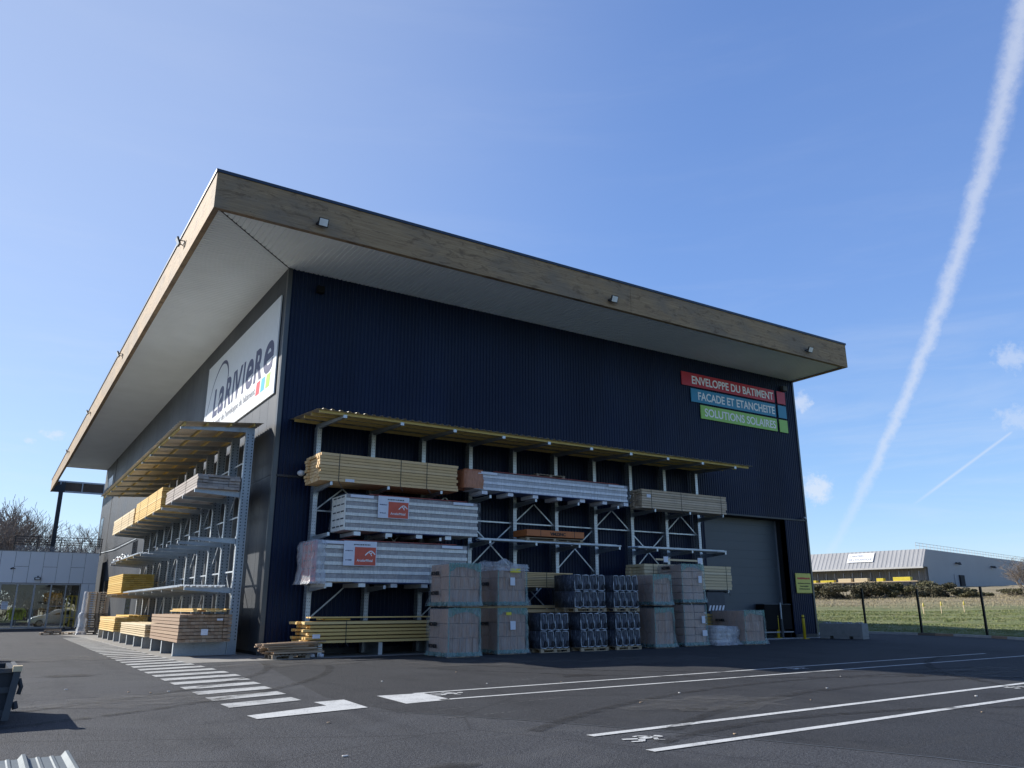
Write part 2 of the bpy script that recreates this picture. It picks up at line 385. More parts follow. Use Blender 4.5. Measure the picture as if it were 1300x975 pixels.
# ------------------------------------------------------------------ helpers
def wloc(o):
    v = Vector((0, 0, 0))
    while o is not None: v = v + o.location; o = o.parent
    return v
class MB:
    def __init__(s): s.v = []; s.f = []; s.m = []
    def add(s, vs, fs, mat=0):
        k = len(s.v); s.v += [tuple(x) for x in vs]; s.f += [tuple(i+k for i in f) for f in fs]
        s.m += [mat]*len(fs)
    def box(s, x0, x1, y0, y1, z0, z1, mat=0):
        s.add([(x0,y0,z0),(x1,y0,z0),(x1,y1,z0),(x0,y1,z0),(x0,y0,z1),(x1,y0,z1),(x1,y1,z1),(x0,y1,z1)],
              [(3,2,1,0),(4,5,6,7),(0,1,5,4),(1,2,6,5),(2,3,7,6),(3,0,4,7)], mat); return s
    def hexa(s, p, mat=0):
        s.add(p, [(3,2,1,0),(4,5,6,7),(0,1,5,4),(1,2,6,5),(2,3,7,6),(3,0,4,7)], mat); return s
    def bar(s, p, q, w, h, mat=0, up=(0,0,1)):
        p, q = Vector(p), Vector(q); d = (q-p).normalized(); u = Vector(up)
        if abs(d.dot(u)) > .98: u = Vector((1, 0, 0))
        a = d.cross(u).normalized()*w/2; b = a.cross(d).normalized()*h/2
        s.hexa([p-a-b, p+a-b, q+a-b, q-a-b, p-a+b, p+a+b, q+a+b, q-a+b], mat); return s
    def tube(s, pts, rad, n=8, mat=0, caps=True):
        k = len(s.v); P = [Vector(p) for p in pts]
        for i, p in enumerate(P):
            d = (P[min(i+1, len(P)-1)]-P[max(i-1, 0)]).normalized()
            u = Vector((0, 0, 1)) if abs(d.z) < .95 else Vector((1, 0, 0))
            a = d.cross(u).normalized(); b = a.cross(d).normalized()
            r = rad[i] if isinstance(rad, (list, tuple)) else rad
            for j in range(n):
                t = 2*math.pi*j/n; s.v.append(tuple(p+a*r*math.cos(t)+b*r*math.sin(t)))
        for i in range(len(P)-1):
            for j in range(n):
                s.f.append((k+i*n+j, k+(i+1)*n+j, k+(i+1)*n+(j+1) % n, k+i*n+(j+1) % n)); s.m.append(mat)
        if caps:
            s.f.append(tuple(k+j for j in range(n))); s.m.append(mat)
            s.f.append(tuple(k+(len(P)-1)*n+j for j in reversed(range(n)))); s.m.append(mat)
        return s
    def prism(s, poly, axis, a, b, mat=0):
        """poly: 2-D outline; axis: 'x','y','z' the extrusion axis"""
        def P(u, w, t): return {'x': (t, u, w), 'y': (u, t, w), 'z': (u, w, t)}[axis]
        n = len(poly); vs = [P(u, w, a) for u, w in poly]+[P(u, w, b) for u, w in poly]
        s.add(vs, [tuple(range(n)), tuple(range(2*n-1, n-1, -1))]+[(i, i+n, (i+1) % n+n, (i+1) % n) for i in range(n)], mat); return s
    def quad(s, a, b, c, d, mat=0): s.add([a, b, c, d], [(0, 1, 2, 3)], mat); return s
    def build(s, name, mats, parent=None, smooth=False, bevel=0):
        me = bpy.data.meshes.new(name); o = wloc(parent) if parent else Vector((0, 0, 0))
        me.from_pydata([(x-o.x, y-o.y, z-o.z) for x, y, z in s.v], [], s.f)
        if isinstance(mats, str): mats = [mats]
        for q in mats: me.materials.append(MATS[q])
        me.polygons.foreach_set('material_index', s.m)
        if smooth: me.polygons.foreach_set('use_smooth', [True]*len(me.polygons))
        me.update(); bm = bmesh.new(); bm.from_mesh(me); bmesh.ops.recalc_face_normals(bm, faces=bm.faces); bm.to_mesh(me); bm.free()
        ob = bpy.data.objects.new(name, me); COL.objects.link(ob)
        if parent: ob.parent = parent
        if bevel:
            b = ob.modifiers.new('bevel', 'BEVEL'); b.width = bevel; b.segments = 2; b.limit_method = 'ANGLE'
        return ob
def tag(o, label=None, cat=None, group=None, kind=None):
    if label: o['label'] = label
    if cat: o['category'] = cat
    if group: o['group'] = group
    if kind: o['kind'] = kind
    return o
def thing(name, loc, label, cat, group=None):
    o = bpy.data.objects.new(name, None); COL.objects.link(o); o.location = loc; o.empty_display_size = .3
    return tag(o, label, cat, group)
KIDS = {}
def copy_tree(o, parent=None):
    c = o.copy(); COL.objects.link(c); c.parent = parent
    for ch in list(o.children): copy_tree(ch, c)
    return c
def dup(o, loc, label, rz=0, group=None):
    c = copy_tree(o); c.location = loc; c.rotation_euler = (0, 0, rz); tag(c, label, None, group); return c
def text(body, name, mat, parent, pos, size, xd=(1,0,0), up=(0,0,1), sx=1.0, bold=0.0, extrude=.004, align='LEFT', width=None, shear=0):
    cu = bpy.data.curves.new(name, 'FONT'); cu.body = body; cu.size = size; cu.extrude = extrude; cu.offset = bold
    cu.align_x = align; cu.shear = shear; cu.materials.append(MATS[mat])
    o = bpy.data.objects.new(name, cu); COL.objects.link(o)
    X, Z = Vector(xd).normalized(), Vector(up).normalized(); Nn = X.cross(Z)
    M = Matrix((X, Z, Nn)).transposed().to_4x4()
    if width:
        bpy.context.view_layer.update(); w = o.dimensions.x
        if w > 0: sx = width/w
    bpy.context.view_layer.update()
    me = bpy.data.meshes.new_from_object(o.evaluated_get(bpy.context.evaluated_depsgraph_get()))
    bpy.data.objects.remove(o); bpy.data.curves.remove(cu)
    for vtx in me.vertices: vtx.co.x *= sx
    if not me.materials: me.materials.append(MATS[mat])
    o = bpy.data.objects.new(name, me); COL.objects.link(o)
    o.rotation_euler = M.to_euler(); o.location = Vector(pos)-(wloc(parent) if parent else Vector())
    if parent: o.parent = parent
    return o

# ------------------------------------------------------------------ ground, yard, field
def field_z(x, y):
    s = (x-41)*.866+y*.5
    s2 = max(0.0, s)
    z = .051*min(s2, 96)
    e = min(1.0, max(0.0, (x-39.2)/2.5))
    n = .12*math.sin(x*.31+1.3)*math.cos(y*.27)+.06*math.sin(x*.9+y*.7)
    return z*e + (n*min(1, s2/12) if s2 > 0 else 0) - .03
def axis_pts(lo, hi, near0, near1, step, far_n):
    a = [near0+(near1-near0)*i/int((near1-near0)/step) for i in range(int((near1-near0)/step)+1)]
    L1 = [near0-(near0-lo)*(i/far_n)**2 for i in range(far_n, 0, -1)]; L2 = [near1+(hi-near1)*(i/far_n)**2 for i in range(1, far_n+1)]
    return L1+a+L2
xs = axis_pts(-1500, 2500, 30, 150, 2.0, 14); ys = axis_pts(-1500, 2500, -20, 80, 2.0, 14)
g = MB(); nx = len(xs)
g.v = [(x, y, field_z(x, y)) for y in ys for x in xs]
for j in range(len(ys)-1):
    for i in range(nx-1): g.f.append((j*nx+i, j*nx+i+1, (j+1)*nx+i+1, (j+1)*nx+i)); g.m.append(0)
tag(g.build('ground', 'meadow_ground', smooth=True), kind='structure')
# yard outline: the kerb line on the right
KERB = [(31.15, 2.0), (34.3, 2.5), (37.6, 3.0), (38.5, 2.2), (38.75, 0.0), (38.2, -3.5), (37.0, -6.2), (35.45, -8.57), (33.2, -12.5), (31.0, -18.0), (29.5, -26), (29, -70)]
yard = MB()
pts = [(-90, -70), (-90, 95), (31.15, 95)]+KERB
yard.add([(x, y, 0) for x, y in pts], [tuple(range(len(pts)-1, -1, -1))])
o = yard.build('yard_asphalt', 'asphalt'); tag(o, kind='structure')
bm = bmesh.new(); bm.from_mesh(o.data); bmesh.ops.triangulate(bm, faces=bm.faces); bm.to_mesh(o.data); bm.free()
dk = MB(); dp = [(2.5, -70), (1.2, -26), (.8, -24.0), (.2, -22.3), (-.6, -20.4), (-1.3, -19.0), (-2.5, -17.0), (-2.72, -14.2), (-.9, -3.2), (-.55, -2.78), (22.3, -2.2), (31.0, -1.2)]+[(x-.02, y) for x, y in KERB[3:]]
dk.add([(x, y, .003) for x, y in reversed(dp)], [tuple(range(len(dp)))])
o = dk.build('newer_tarmac', 'asphalt_new'); tag(o, kind='structure')
bm = bmesh.new(); bm.from_mesh(o.data); bmesh.ops.triangulate(bm, faces=bm.faces); bm.to_mesh(o.data); bm.free()
kb = MB(); rndk = random.Random(3)
def seg_pts(P, step):
    out = [Vector(P[0])]
    for a, b in zip(P, P[1:]):
        a, b = Vector(a), Vector(b); n = max(1, int((b-a).length/step))
        out += [a+(b-a)*i/n for i in range(1, n+1)]
    return out
kp = seg_pts(KERB, 1.0)
for i in range(len(kp)-1):
    a, b = kp[i], kp[i+1]; d = (b-a).normalized(); nrm = Vector((-d.y, d.x)) ; nrm = nrm if nrm.x > 0 or nrm.y > 0 else -nrm
    a2 = a+d*.006; b2 = b-d*.006; h = .13+rndk.uniform(-.005, .005); w = nrm*.22
    mt = 0
    if 2.0 > a.y > -9 and a.x > 36: mt = rndk.choice([0, 0, 0, 1, 2]) if a.y < -1 else 0
    kb.hexa([(a2.x, a2.y, -.05), (b2.x, b2.y, -.05), (b2.x+w.x, b2.y+w.y, -.05), (a2.x+w.x, a2.y+w.y, -.05),
             (a2.x+w.x*.12, a2.y+w.y*.12, h), (b2.x+w.x*.12, b2.y+w.y*.12, h), (b2.x+w.x, b2.y+w.y, h), (a2.x+w.x, a2.y+w.y, h)], mt)
tag(kb.build('kerb', ['kerb_concrete', 'kerb_stained', 'kerb_rusty']), kind='structure')
sl = MB()
def sheet(mb, P, z, mat=0): mb.add([(x, y, z) for x, y in P], [tuple(range(len(P)))], mat)
sheet(sl, [(-2.95, -2.75), (-.5, -2.75), (22.3, -2.15), (22.3, .0), (0, .0), (0, 48), (-2.2, 44), (-4.3, 31), (-3.35, 24.0), (-3.1, 8)], .006)
tag(sl.build('concrete_apron', 'concrete'), kind='structure')
thr = MB(); thr.box(22.5, 31.3, -.55, .9, -.05, .02)
tag(thr.build('door_threshold', 'kerb_concrete'), kind='structure')
# zebra walkway
zb = MB(); y = -14.95; k = 0
while y < 24:
    t = (y+14.95)/39.; sk = .5
    xl = -4.68+.0*t+.012*(y+14.95)*.6; xr = -3.25+.0*t
    xl = -4.66+.30*t; xr = -3.28+.55*min(1, (y+15)/6.5) if y < -8.5 else -2.73-.35*min(1, max(0, (y+8.5)/14))
    jt = rnd.uniform(-.012, .012)
    sheet(zb, [(xl, y+jt), (xr, y+sk*.9+jt), (xr+.0, y+sk*.9+.60+jt), (xl, y+.63+jt)], .010); y += 1.22; k += 1
tag(zb.build('zebra_walkway_marking', 'road_paint_worn'), kind='structure')
cr = MB()
sheet(cr, [(-4.69, -16.15), (-4.66, -16.62), (-2.70, -16.20), (-2.6, -14.85), (-3.2, -14.95), (-3.19, -15.56)], .010)
sheet(cr, [(-1.93, -16.07), (-.95, -15.93), (-.88, -14.66), (-1.85, -14.6)], .010)
tag(cr.build('walkway_corner_marking', 'road_paint'), kind='structure')
ln = MB()
def line(a, b, w=.125):
    a, b = Vector(a), Vector(b); d = (b-a).normalized(); n = Vector((-d.y, d.x))*w/2
    sheet(ln, [tuple(a-n), tuple(b-n), tuple(b+n), tuple(a+n)], .010)
line((-1.07, -14.60), (22.0, -13.60)); line((-1.15, -15.85), (29.0, -14.85))
line((-1.48, -20.66), (10.96, -20.10), .155); line((10.96, -20.10), (28.5, -19.3), .155)
line((-1.59, -21.93), (2.6, -21.78), .155); line((2.6, -21.78), (28.5, -20.6), .155)
tag(ln.build('footway_lane_marking', 'road_paint'), kind='structure')
def ped_symbol(x, y, s, z=.010):
    """walking figure, head towards +x"""
    mb = MB()
    n = 12; sheet(mb, [(x+s*(.93+.085*math.cos(2*math.pi*i/n)), y+s*(.06+.12*math.sin(2*math.pi*i/n))) for i in range(n)], z)
    def ln_(a, b, w0, w1):
        w0, w1 = w0*1.15, w1*1.3
        a, b = Vector(a), Vector(b); d = (b-a).normalized(); nn = Vector((-d.y, d.x))
        P = [a-nn*w0, b-nn*w1, b+nn*w1, a+nn*w0]; sheet(mb, [(x+s*p.x, y+s*p.y) for p in P], z)
    ln_((.36, 0), (.78, .04), .075, .10)
    ln_((.38, .0), (.0, .12), .07, .045); ln_((.40, -.02), (.2, -.26), .07, .05); ln_((.2, -.26), (-.02, -.20), .05, .04)
    ln_((.76, .10), (.56, .30), .05, .035); ln_((.56, .30), (.42, .26), .035, .03)
    ln_((.74, -.04), (.60, -.26), .05, .035); ln_((.60, -.26), (.72, -.38), .035, .03)
    tag(mb.build('pedestrian_symbol_marking', 'road_paint'), kind='structure')
ped_symbol(-1.33, -21.2, .62); ped_symbol(-.86, -14.98, .68); ped_symbol(10.2, -14.5, .68); ped_symbol(9.6, -20.45, .62)
# seams and scuffs in the tarmac
sm = MB()
P = [(-2.5, -17.0), (-1.3, -19.0), (-.6, -20.4), (.2, -22.3), (.8, -24.0), (1.2, -26)]
for a, b in zip(P, P[1:]): sheet(sm, [(a[0]-.03, a[1]), (b[0]-.02, b[1]), (b[0]+.02, b[1]), (a[0]+.02, a[1])], .0055)
sheet(sm, [(-9, -11.9), (-4.6, -11.6), (-4.6, -11.57), (-9, -11.87)], .0035)
tag(sm.build('asphalt_seam', 'graphite'), kind='structure')
def mk_mark(name, c, alpha, sc_):
    t = NT(name, c, .9); tr = t.n.new('ShaderNodeBsdfTransparent'); ms = t.n.new('ShaderNodeMixShader')
    a = t.mr(t.noise(sc_, 6, .75), .38, .72, 0, alpha); t.l.new(a, ms.inputs[0]); t.l.new(tr.outputs[0], ms.inputs[1]); t.l.new(t.b.outputs[0], ms.inputs[2]); t.l.new(ms.outputs[0], t.n['Material Output'].inputs['Surface'])
mk_mark('tyre_rubber', (.010, .010, .011), .85, 3.5); mk_mark('oil_stain', (.008, .008, .009), .9, 2.2); mk_mark('dust_film', (.15, .145, .135), .45, 1.6)
tm = MB(); rt_ = random.Random(17)
for (cx, cy, rad, a0_, a1_) in ((-14, -2, 13.2, -75, -10), (-14, -2, 14.9, -70, -15), (8, -34, 15.5, 62, 122), (8, -34, 17.2, 60, 125), (16, -4, 13.0, 200, 265), (16, -4, 14.6, 198, 262), (2, -30, 9.0, 20, 110), (24, -30, 17, 100, 165)):
    n = 40
    for i in range(n):
        t0, t1 = R(a0_+(a1_-a0_)*i/n), R(a0_+(a1_-a0_)*(i+1)/n)
        sheet(tm, [(cx+(rad-.11)*math.cos(t0), cy+(rad-.11)*math.sin(t0)), (cx+(rad+.11)*math.cos(t0), cy+(rad+.11)*math.sin(t0)), (cx+(rad+.11)*math.cos(t1), cy+(rad+.11)*math.sin(t1)), (cx+(rad-.11)*math.cos(t1), cy+(rad-.11)*math.sin(t1))], .013+.0005*(rad % 1))
tag(tm.build('tyre_marks', 'tyre_rubber'), kind='structure')
for nm, mt_, L_st, z_ in (('oil_stains', 'oil_stain', ( (1.6, -19.4, .35), (4.2, -13.0, .6), (7.8, -22.3, .4), (-4.0, -21.5, .3), (11, -17.6, .5), (-6.4, -6, .7)), .0155), ('dust_patches', 'dust_film', ((-.2, -4.6, 2.2), (5, -7.4, 2.6), (-5.8, 2, 2.4), (10, -9.5, 2.4), (2.5, -19, 1.6), (-5.5, -13, 1.8), (14, -18.5, 2.5)), .0165)):
    st_ = MB()
    for x, y, q in L_st:
        sheet(st_, [(x+q*math.cos(6.283*i/20)*(1+.3*math.sin(i*1.9+x)), y+.6*q*math.sin(6.283*i/20)*(1+.3*math.sin(i*2.3+y))) for i in range(20)], z_)
    tag(st_.build(nm, mt_), kind='structure')
simple('pale_scuff', (.10, .10, .102), .9, 0, .3, 30)
sc_m = MB(); rs0 = random.Random(2)
for (ax, ay, bx, by, w) in ((-2.1, -17.2, 1.0, -16.75, .05), (-2.2, -18.1, -.6, -17.95, .07), (4.5, -18.6, 6.2, -18.3, .05), (2.0, -13.4, 3.1, -13.0, .09), (2.2, -13.2, 3.3, -12.7, .07), (8.8, -17.4, 9.9, -17.2, .04), (-7.3, -9.2, -6.2, -9.1, .05)):
    n = 14
    for i in range(n):
        if rs0.random() < .3: continue
        t0, t1 = i/n, (i+rs0.uniform(.5, 1))/n; q = w*rs0.uniform(.2, 1)*.5; x0_, y0_, x1_, y1_ = ax+(bx-ax)*t0, ay+(by-ay)*t0, ax+(bx-ax)*t1, ay+(by-ay)*t1; d_ = rs0.uniform(-.02, .02)
        sheet(sc_m, [(x0_, y0_-q+d_), (x1_, y1_-q*.4+d_), (x1_, y1_+q*.4+d_), (x0_, y0_+q+d_)], .006)
tag(sc_m.build('tarmac_scuffs', 'pale_scuff'), kind='structure')

# ------------------------------------------------------------------ warehouse
HS = 14.77; HT = 16.12; XL, YF = -3.8, -3.77; LEN = 30.82; YB = 57.5; YR = 77.0
wh = thing('warehouse', (0, 0, 0), 'large dark blue warehouse with deep timber edged roof overhang', 'warehouse')
def corrug_pts(a, b, pitch=.165, depth=.028):
    P = []; x = a
    while x < b-1e-6:
        for dx, d in ((0, 0), (.05, 0), (.07, depth), (.125, depth), (.145, 0)):
            if x+dx < b: P.append((x+dx, d))
        x += pitch
    P.append((b, 0)); return P
def corr_wall(x0, x1, z0, z1, yy=-.01, pitch=.165):
    mb = MB(); P = corrug_pts(x0, x1, pitch)
    for (a, d), (b, e) in zip(P, P[1:]): mb.quad((a, yy-d, z0), (b, yy-e, z0), (b, yy-e, z1), (a, yy-d, z1))
    return mb
JZ = 6.40; DX0, DX1, DZ = 22.55, 28.95, 6.36
fw = corr_wall(.12, LEN-.1, JZ+.05, HS); fw2 = corr_wall(.12, DX0, .18, JZ-.03); fw3 = corr_wall(DX1, LEN-.1, .18, JZ-.03)
for q in (fw2, fw3): fw.add(q.v, q.f)
fw.build('front_wall', 'navy_cladding', wh)
cb = MB(); cb.box(.02, DX0, 0, .35, 0, HS+.3).box(DX1, LEN, 0.001, .35, 0, HS+.3).box(DX0, DX1, .002, .35, DZ, HS+.3)
cb.box(LEN-.35, LEN, .35, YB, 0, HS+.3).box(0.02, LEN, YB-.3, YB, 0, HS+.2)
cb.build('wall_core', 'dark_trim', wh)
bs = MB(); bs.box(.0, DX0, -.07, 0, 0, .20).box(DX1, LEN, -.07, 0, .02, .20)
bs.build('base_flashing', 'dark_trim', wh)
jf = MB(); jf.box(.1, LEN, -.075, -.005, JZ-.035, JZ+.045)
jf.box(-.03, -.0, .1, YB, JZ-.03, JZ+.02); jf.build('joint_flashing', 'dark_trim', wh)
MB().box(-.05, .12, -.075, .10, .0, HS).build('corner_flashing', 'corner_metal', wh); MB().box(LEN-.1, LEN+.03, -.075, .12, .02, HS).build('corner_flashing', 'corner_metal', wh)
# left wall of flat cassettes
lw = MB(); y = .12; idx = 0
while y < YB-.02:
    y1 = min(y+1.15, YB)
    for z0, z1 in ((.12, JZ-.04), (JZ+.03, HS)):
        if 49.9 > y > 49.0: pass
        lw.box(-.045, .0, y+.008, y1-.008, z0, z1)
    y = y1
o = lw.build('left_wall', 'grey_cladding', wh)
lb = MB(); lb.box(-.012, .02, .1, YB, 0, HS); lb.box(-.06, .0, 49.75, 49.95, 0, HS); lb.build('wall_backing', 'dark_joint', wh)
tr_ = MB()
for z in (2.1, 4.3, 8.5, 10.6, 12.7): tr_.box(-.049, -.0, .13, YB, z, z+.012)
# openings on the left wall
def wall_window(y0, y1, z0, z1, mat='car_glass'):
    fr = MB(); fr.box(-.07, -.0, y0, y1, z0, z0+.06).box(-.07, 0, y0, y1, z1-.06, z1).box(-.07, 0, y0, y0+.06, z0+.06, z1-.06).box(-.07, 0, y1-.06, y1, z0+.06, z1-.06)
    f = fr.build('window', 'dark_trim', wh); MB().box(-.06, -.01, y0+.06, y1-.06, z0+.06, z1-.06).build('pane', mat, f)
wall_window(54.3, 56.6, 7.0, 9.9); wall_window(31.2, 33.4, 4.4, 6.2); wall_window(31.2, 33.4, .3, 3.6)
wall_window(44.0, 47.5, .2, 3.9); wall_window(51.2, 54.6, 12.55, 13.55, 'sky_reflection_white')
# door reveal and roller door
rv = MB(); rv.box(DX0, DX1, .351, .8, DZ, DZ+.1); rv.quad((DX1, 0, 0), (DX1, .8, 0), (DX1, .8, DZ), (DX1, 0, DZ)); rv.quad((DX0, 0, 0), (DX0, .8, 0), (DX0, .8, DZ), (DX0, 0, DZ))
rv.quad((DX0, 0, DZ-.003), (DX1, 0, DZ-.003), (DX1, .8, DZ-.003), (DX0, .8, DZ-.003)); rv.build('door_reveal', 'dark_joint', wh)
rd = MB(); z = .03
while z < DZ-.05:
    z1 = min(z+.46, DZ); rd.box(DX0+.05, DX1-.05, .70, .78, z, z1-.004); z = z1
rdo = rd.build('roller_door', 'door_grey', wh)
MB().box(DX0+.04, DX1-.04, .75, .79, .02, DZ).build('door_seal', 'dark_joint', rdo)
MB().box(DX1-.06, DX1-.01, .64, .72, .02, DZ-.02).build('guide_rail', 'frame_grey', rdo)
# soffit with real ribs
sf = MB(); pit = .2
def rib_profile(a, b):
    P = []; t = a
    while t < b-1e-6:
        for d, h in ((0, -.012), (.022, .02), (.155, .02), (.177, -.012)):
            if t+d < b: P.append((t+d, h))
        t += pit
    P.append((b, 0)); return P
zs = HS+.02
for (a, h), (b, k) in zip(*(lambda P: (P, P[1:]))(rib_profile(YF+.2, YB))):
    xa = min(0., a*XL/YF if a < 0 else 0); xb = min(0., b*XL/YF if b < 0 else 0)
    sf.quad((XL+.2, a, zs-h), (xa-.006, a, zs-h), (xb-.006, b, zs-k), (XL+.2, b, zs-k))
for (a, h), (b, k) in zip(*(lambda P: (P, P[1:]))(rib_profile(XL+.2, LEN+.1))):
    ya = min(0., a if a < 0 else 0); yb = min(0., b if b < 0 else 0)
    sf.quad((a, YF+.2, zs-h), (a, ya-.006, zs-h), (b, yb-.006, zs-k), (b, YF+.2, zs-k))
sf.build('soffit', 'soffit_panel', wh)
mt = MB(); mt.bar((XL+.2, YF+.2, zs-.018), (0, 0, zs-.018), .05, .01); mt.build('soffit_mitre_joint', 'dark_joint', wh)
# glulam fascia
def fascia(name, x0, x1, y0, y1, z0=HS-.06, z1=HT-.08): return MB().box(x0, x1, y0, y1, z0, z1).build(name, 'glulam_wood', wh)
fascia('fascia', XL, 14.76, YF, YF+.2); fascia('fascia', 14.775, LEN+.1, YF, YF+.2)
for a, b in ((YF+.2, 16.4), (16.415, 36.5), (36.515, YR)): fascia('fascia', XL, XL+.2, a, b)
fascia('fascia', LEN-.1, LEN+.1, YF+.2, YB)
tr = MB(); tr.box(XL-.04, LEN+.14, YF-.04, YF+.24, HT-.08, HT+.03).box(XL-.04, XL+.24, YF+.24, YR, HT-.08, HT+.03).box(LEN-.14, LEN+.14, YF+.24, YB, HT-.08, HT+.03)
tr.build('roof_edge_trim', 'roof_trim', wh)
MB().box(XL+.2, LEN-.1, YF+.2, YB, HS+.08, HT-.1).build('roof', 'roof_membrane', wh)
# open roof frame beyond the soffit
fb = MB(); fb.box(XL+.2, 14, YR-.3, YR-.1, HT-.24, HT-.06).box(XL+.2, 14, YR-.3, YR-.1, HS-.06, HS+.12)
for x in (-2.9, -.62, 1.7, 4.0, 6.3): fb.box(x, x+.12, YR-.32, YR-.08, HS+.12, HT-.24)
bo = fb.build('roof_frame_beam', 'frame_grey', wh)
MB().box(XL+.3, 14, YR-.22, YR-.14, HS+.12, HT-.24).build('timber_infill', 'beam_brown', bo)
cl = MB(); cl.box(-2.95, -2.5, YR-.75, YR-.3, 6.2, HS-.06); cl.prism([(-3.55, HS-.06), (-3.55, HS+.3), (-2.35, HT-.2), (-2.35, HS-.06)], 'y', YR-.7, YR-.34)
cl.build('column', 'dark_trim', wh)
# rail, hand line seen beside the left wall
cable = MB().tube([(-.1, 54.7, 6.52), (-.12, 43, 6.2), (-.1, 31.8, 6.29)], .025, 6); cable.build('stay_cable', 'galvanised_steel', wh)

# signs ---------------------------------------------------------------
def banner(x0, x1, z0, z1, mat, words, label, tx0):
    s = thing('banner_sign', (x0, -.08, z0), label, 'sign', 'coloured banner signs by the roof corner')
    MB().box(x0, x1, -.10, -.065, z0, z1).build('panel', mat, s)
    text(words, 'lettering', 'white_ink', s, (tx0, -.104, z0+.16), .62, bold=.012, width=x1-.13-tx0)
    return s
banner(21.46, 28.96, 13.17, 13.92, 'sign_red', 'ENVELOPPE DU BATIMENT', 'long red banner reading ENVELOPPE DU BATIMENT high on the blue wall', 22.2)
banner(22.10, 28.97, 12.31, 13.06, 'sign_cyan', 'FACADE ET ETANCHEITE', 'blue banner reading FACADE ET ETANCHEITE under the red one', 22.6)
banner(22.76, 28.98, 11.45, 12.20, 'sign_green', 'SOLUTIONS SOLAIRES', 'green banner reading SOLUTIONS SOLAIRES, lowest of the three', 23.05)
for z, mt_, lab in ((13.17, 'sign_red', 'small red square plate beside the red banner'), (12.31, 'sign_cyan', 'small blue square plate beside the blue banner'), (11.45, 'sign_green', 'small green square plate beside the green banner')):
    tag(MB().box(29.2, 29.92, -.10, -.065, z, z+.75).build('square_plate', mt_), lab, 'sign', 'coloured square plates')
lg = thing('logo_sign', (-.09, .95, 9.7), 'big white sign with navy LARIVIERE logo on the left wall', 'sign')
mb = MB(); mb.prism([(.42, 9.66), (12.95, 9.66), (12.95, 13.8), (.42, 13.75)], 'x', -.12, -.07); mb.build('panel', 'sign_white', lg)
def ltxt(ch, y, z, size, w=None, **k): return text(ch, 'lettering', k.pop('mat', 'logo_navy'), lg, (-.125, y, z), size, xd=(0, -1, 0), width=w, **k)
# letter by letter: y from 12.3 (L) down to 1.55 (e)
letters = [('L', 11.15, .95, 1.95), ('a', 10.05, 1.1, 2.6), ('R', 8.75, 1.2, 1.95), ('I', 7.4, .36, 1.95), ('V', 7.0, 1.3, 1.95),
           ('I', 5.6, .36, 1.95), ('e', 5.05, 1.15, 2.6), ('R', 3.72, 1.2, 1.95), ('e', 2.32, 1.35, 2.65)]
for ch, y, w, sz in letters: ltxt(ch, y, 10.82, sz, w, bold=.055, shear=.10)
ltxt("L'expert de l'enveloppe du bâtiment", 10.95, 10.24, .46, 7.7, mat='logo_grey', bold=.004)
for i, mt_ in enumerate(('bright_red', 'bright_cyan', 'bright_green')):
    y = 3.1-i*.72; MB().hexa([(-.127, y, 10.12), (-.127, y-.52, 10.12), (-.121, y-.52, 10.12), (-.121, y, 10.12), (-.127, y-.08, 10.68), (-.127, y-.60, 10.68), (-.121, y-.60, 10.68), (-.121, y-.08, 10.68)]).build('colour_square', mt_, lg)
arc = MB(); K = [(13.0, 10.3, .02), (12.6, 11.0, .03), (12.1, 11.75, .035), (11.4, 12.6, .045), (10.6, 13.1, .06), (9.8, 13.33, .075), (9.05, 13.2, .09), (8.6, 12.85, .09), (8.42, 12.4, .07), (8.5, 12.1, .04)]
def cr_(p0, p1, p2, p3, t): return .5*((2*p1)+(-p0+p2)*t+(2*p0-5*p1+4*p2-p3)*t*t+(-p0+3*p1-3*p2+p3)*t**3)
Q = []
for i in range(len(K)-1):
    a, b, c, d = K[max(i-1, 0)], K[i], K[i+1], K[min(i+2, len(K)-1)]
    for t in (0, .25, .5, .75): Q.append(tuple(cr_(a[k], b[k], c[k], d[k], t) for k in range(3)))
Q.append(K[-1])
for (a, b) in zip(Q, Q[1:]):
    d = Vector((b[0]-a[0], b[1]-a[1])).normalized(); n = Vector((-d.y, d.x))
    arc.quad((-.124, a[0]+n.x*a[2], a[1]+n.y*a[2]), (-.124, a[0]-n.x*a[2], a[1]-n.y*a[2]), (-.124, b[0]-n.x*b[2], b[1]-n.y*b[2]), (-.124, b[0]+n.x*b[2], b[1]+n.y*b[2]))
arc.build('arc_stroke', 'logo_navy', lg)
ys = thing('yellow_notice', (29.25, -.09, 2.35), 'square yellow warning notice with serrated edge beside the roller door', 'sign')
mb = MB(); P = []; n = 16; x0, x1, z0, z1 = 29.3, 30.6, 2.4, 3.4
for i in range(n): P += [(x0+(x1-x0)*i/n, z0), (x0+(x1-x0)*(i+.5)/n, z0-.045)]
P += [(x1, z0)]
for i in range(n): P += [(x1+.045*(0), z0+(z1-z0)*(i+.5)/n)]
P += [(x1, z1)]
for i in range(n): P += [(x1-(x1-x0)*(i+.5)/n, z1+.045), (x1-(x1-x0)*(i+1)/n, z1)]
mb.prism(P, 'y', -.115, -.075); mb.build('panel', 'sign_yellow', ys)
def scribble(parent, x0, x1, z, h, mat, y=-.118):
    mb = MB(); x = x0; r = random.Random(int(x0*97+z*31))
    while x < x1:
        w = r.uniform(.02, .06); mb.box(x, x+w, y-.004, y, z+r.uniform(0, h*.2), z+h*r.uniform(.8, 1)); x += w+r.uniform(.01, .025)
    mb.build('writing', mat, parent)
scribble(ys, 29.42, 30.48, 3.1, .12, 'bright_red'); scribble(ys, 29.42, 30.5, 2.86, .06, 'black_ink'); scribble(ys, 29.6, 30.3, 2.70, .07, 'black_ink'); scribble(ys, 29.52, 30.42, 2.55, .07, 'black_ink')

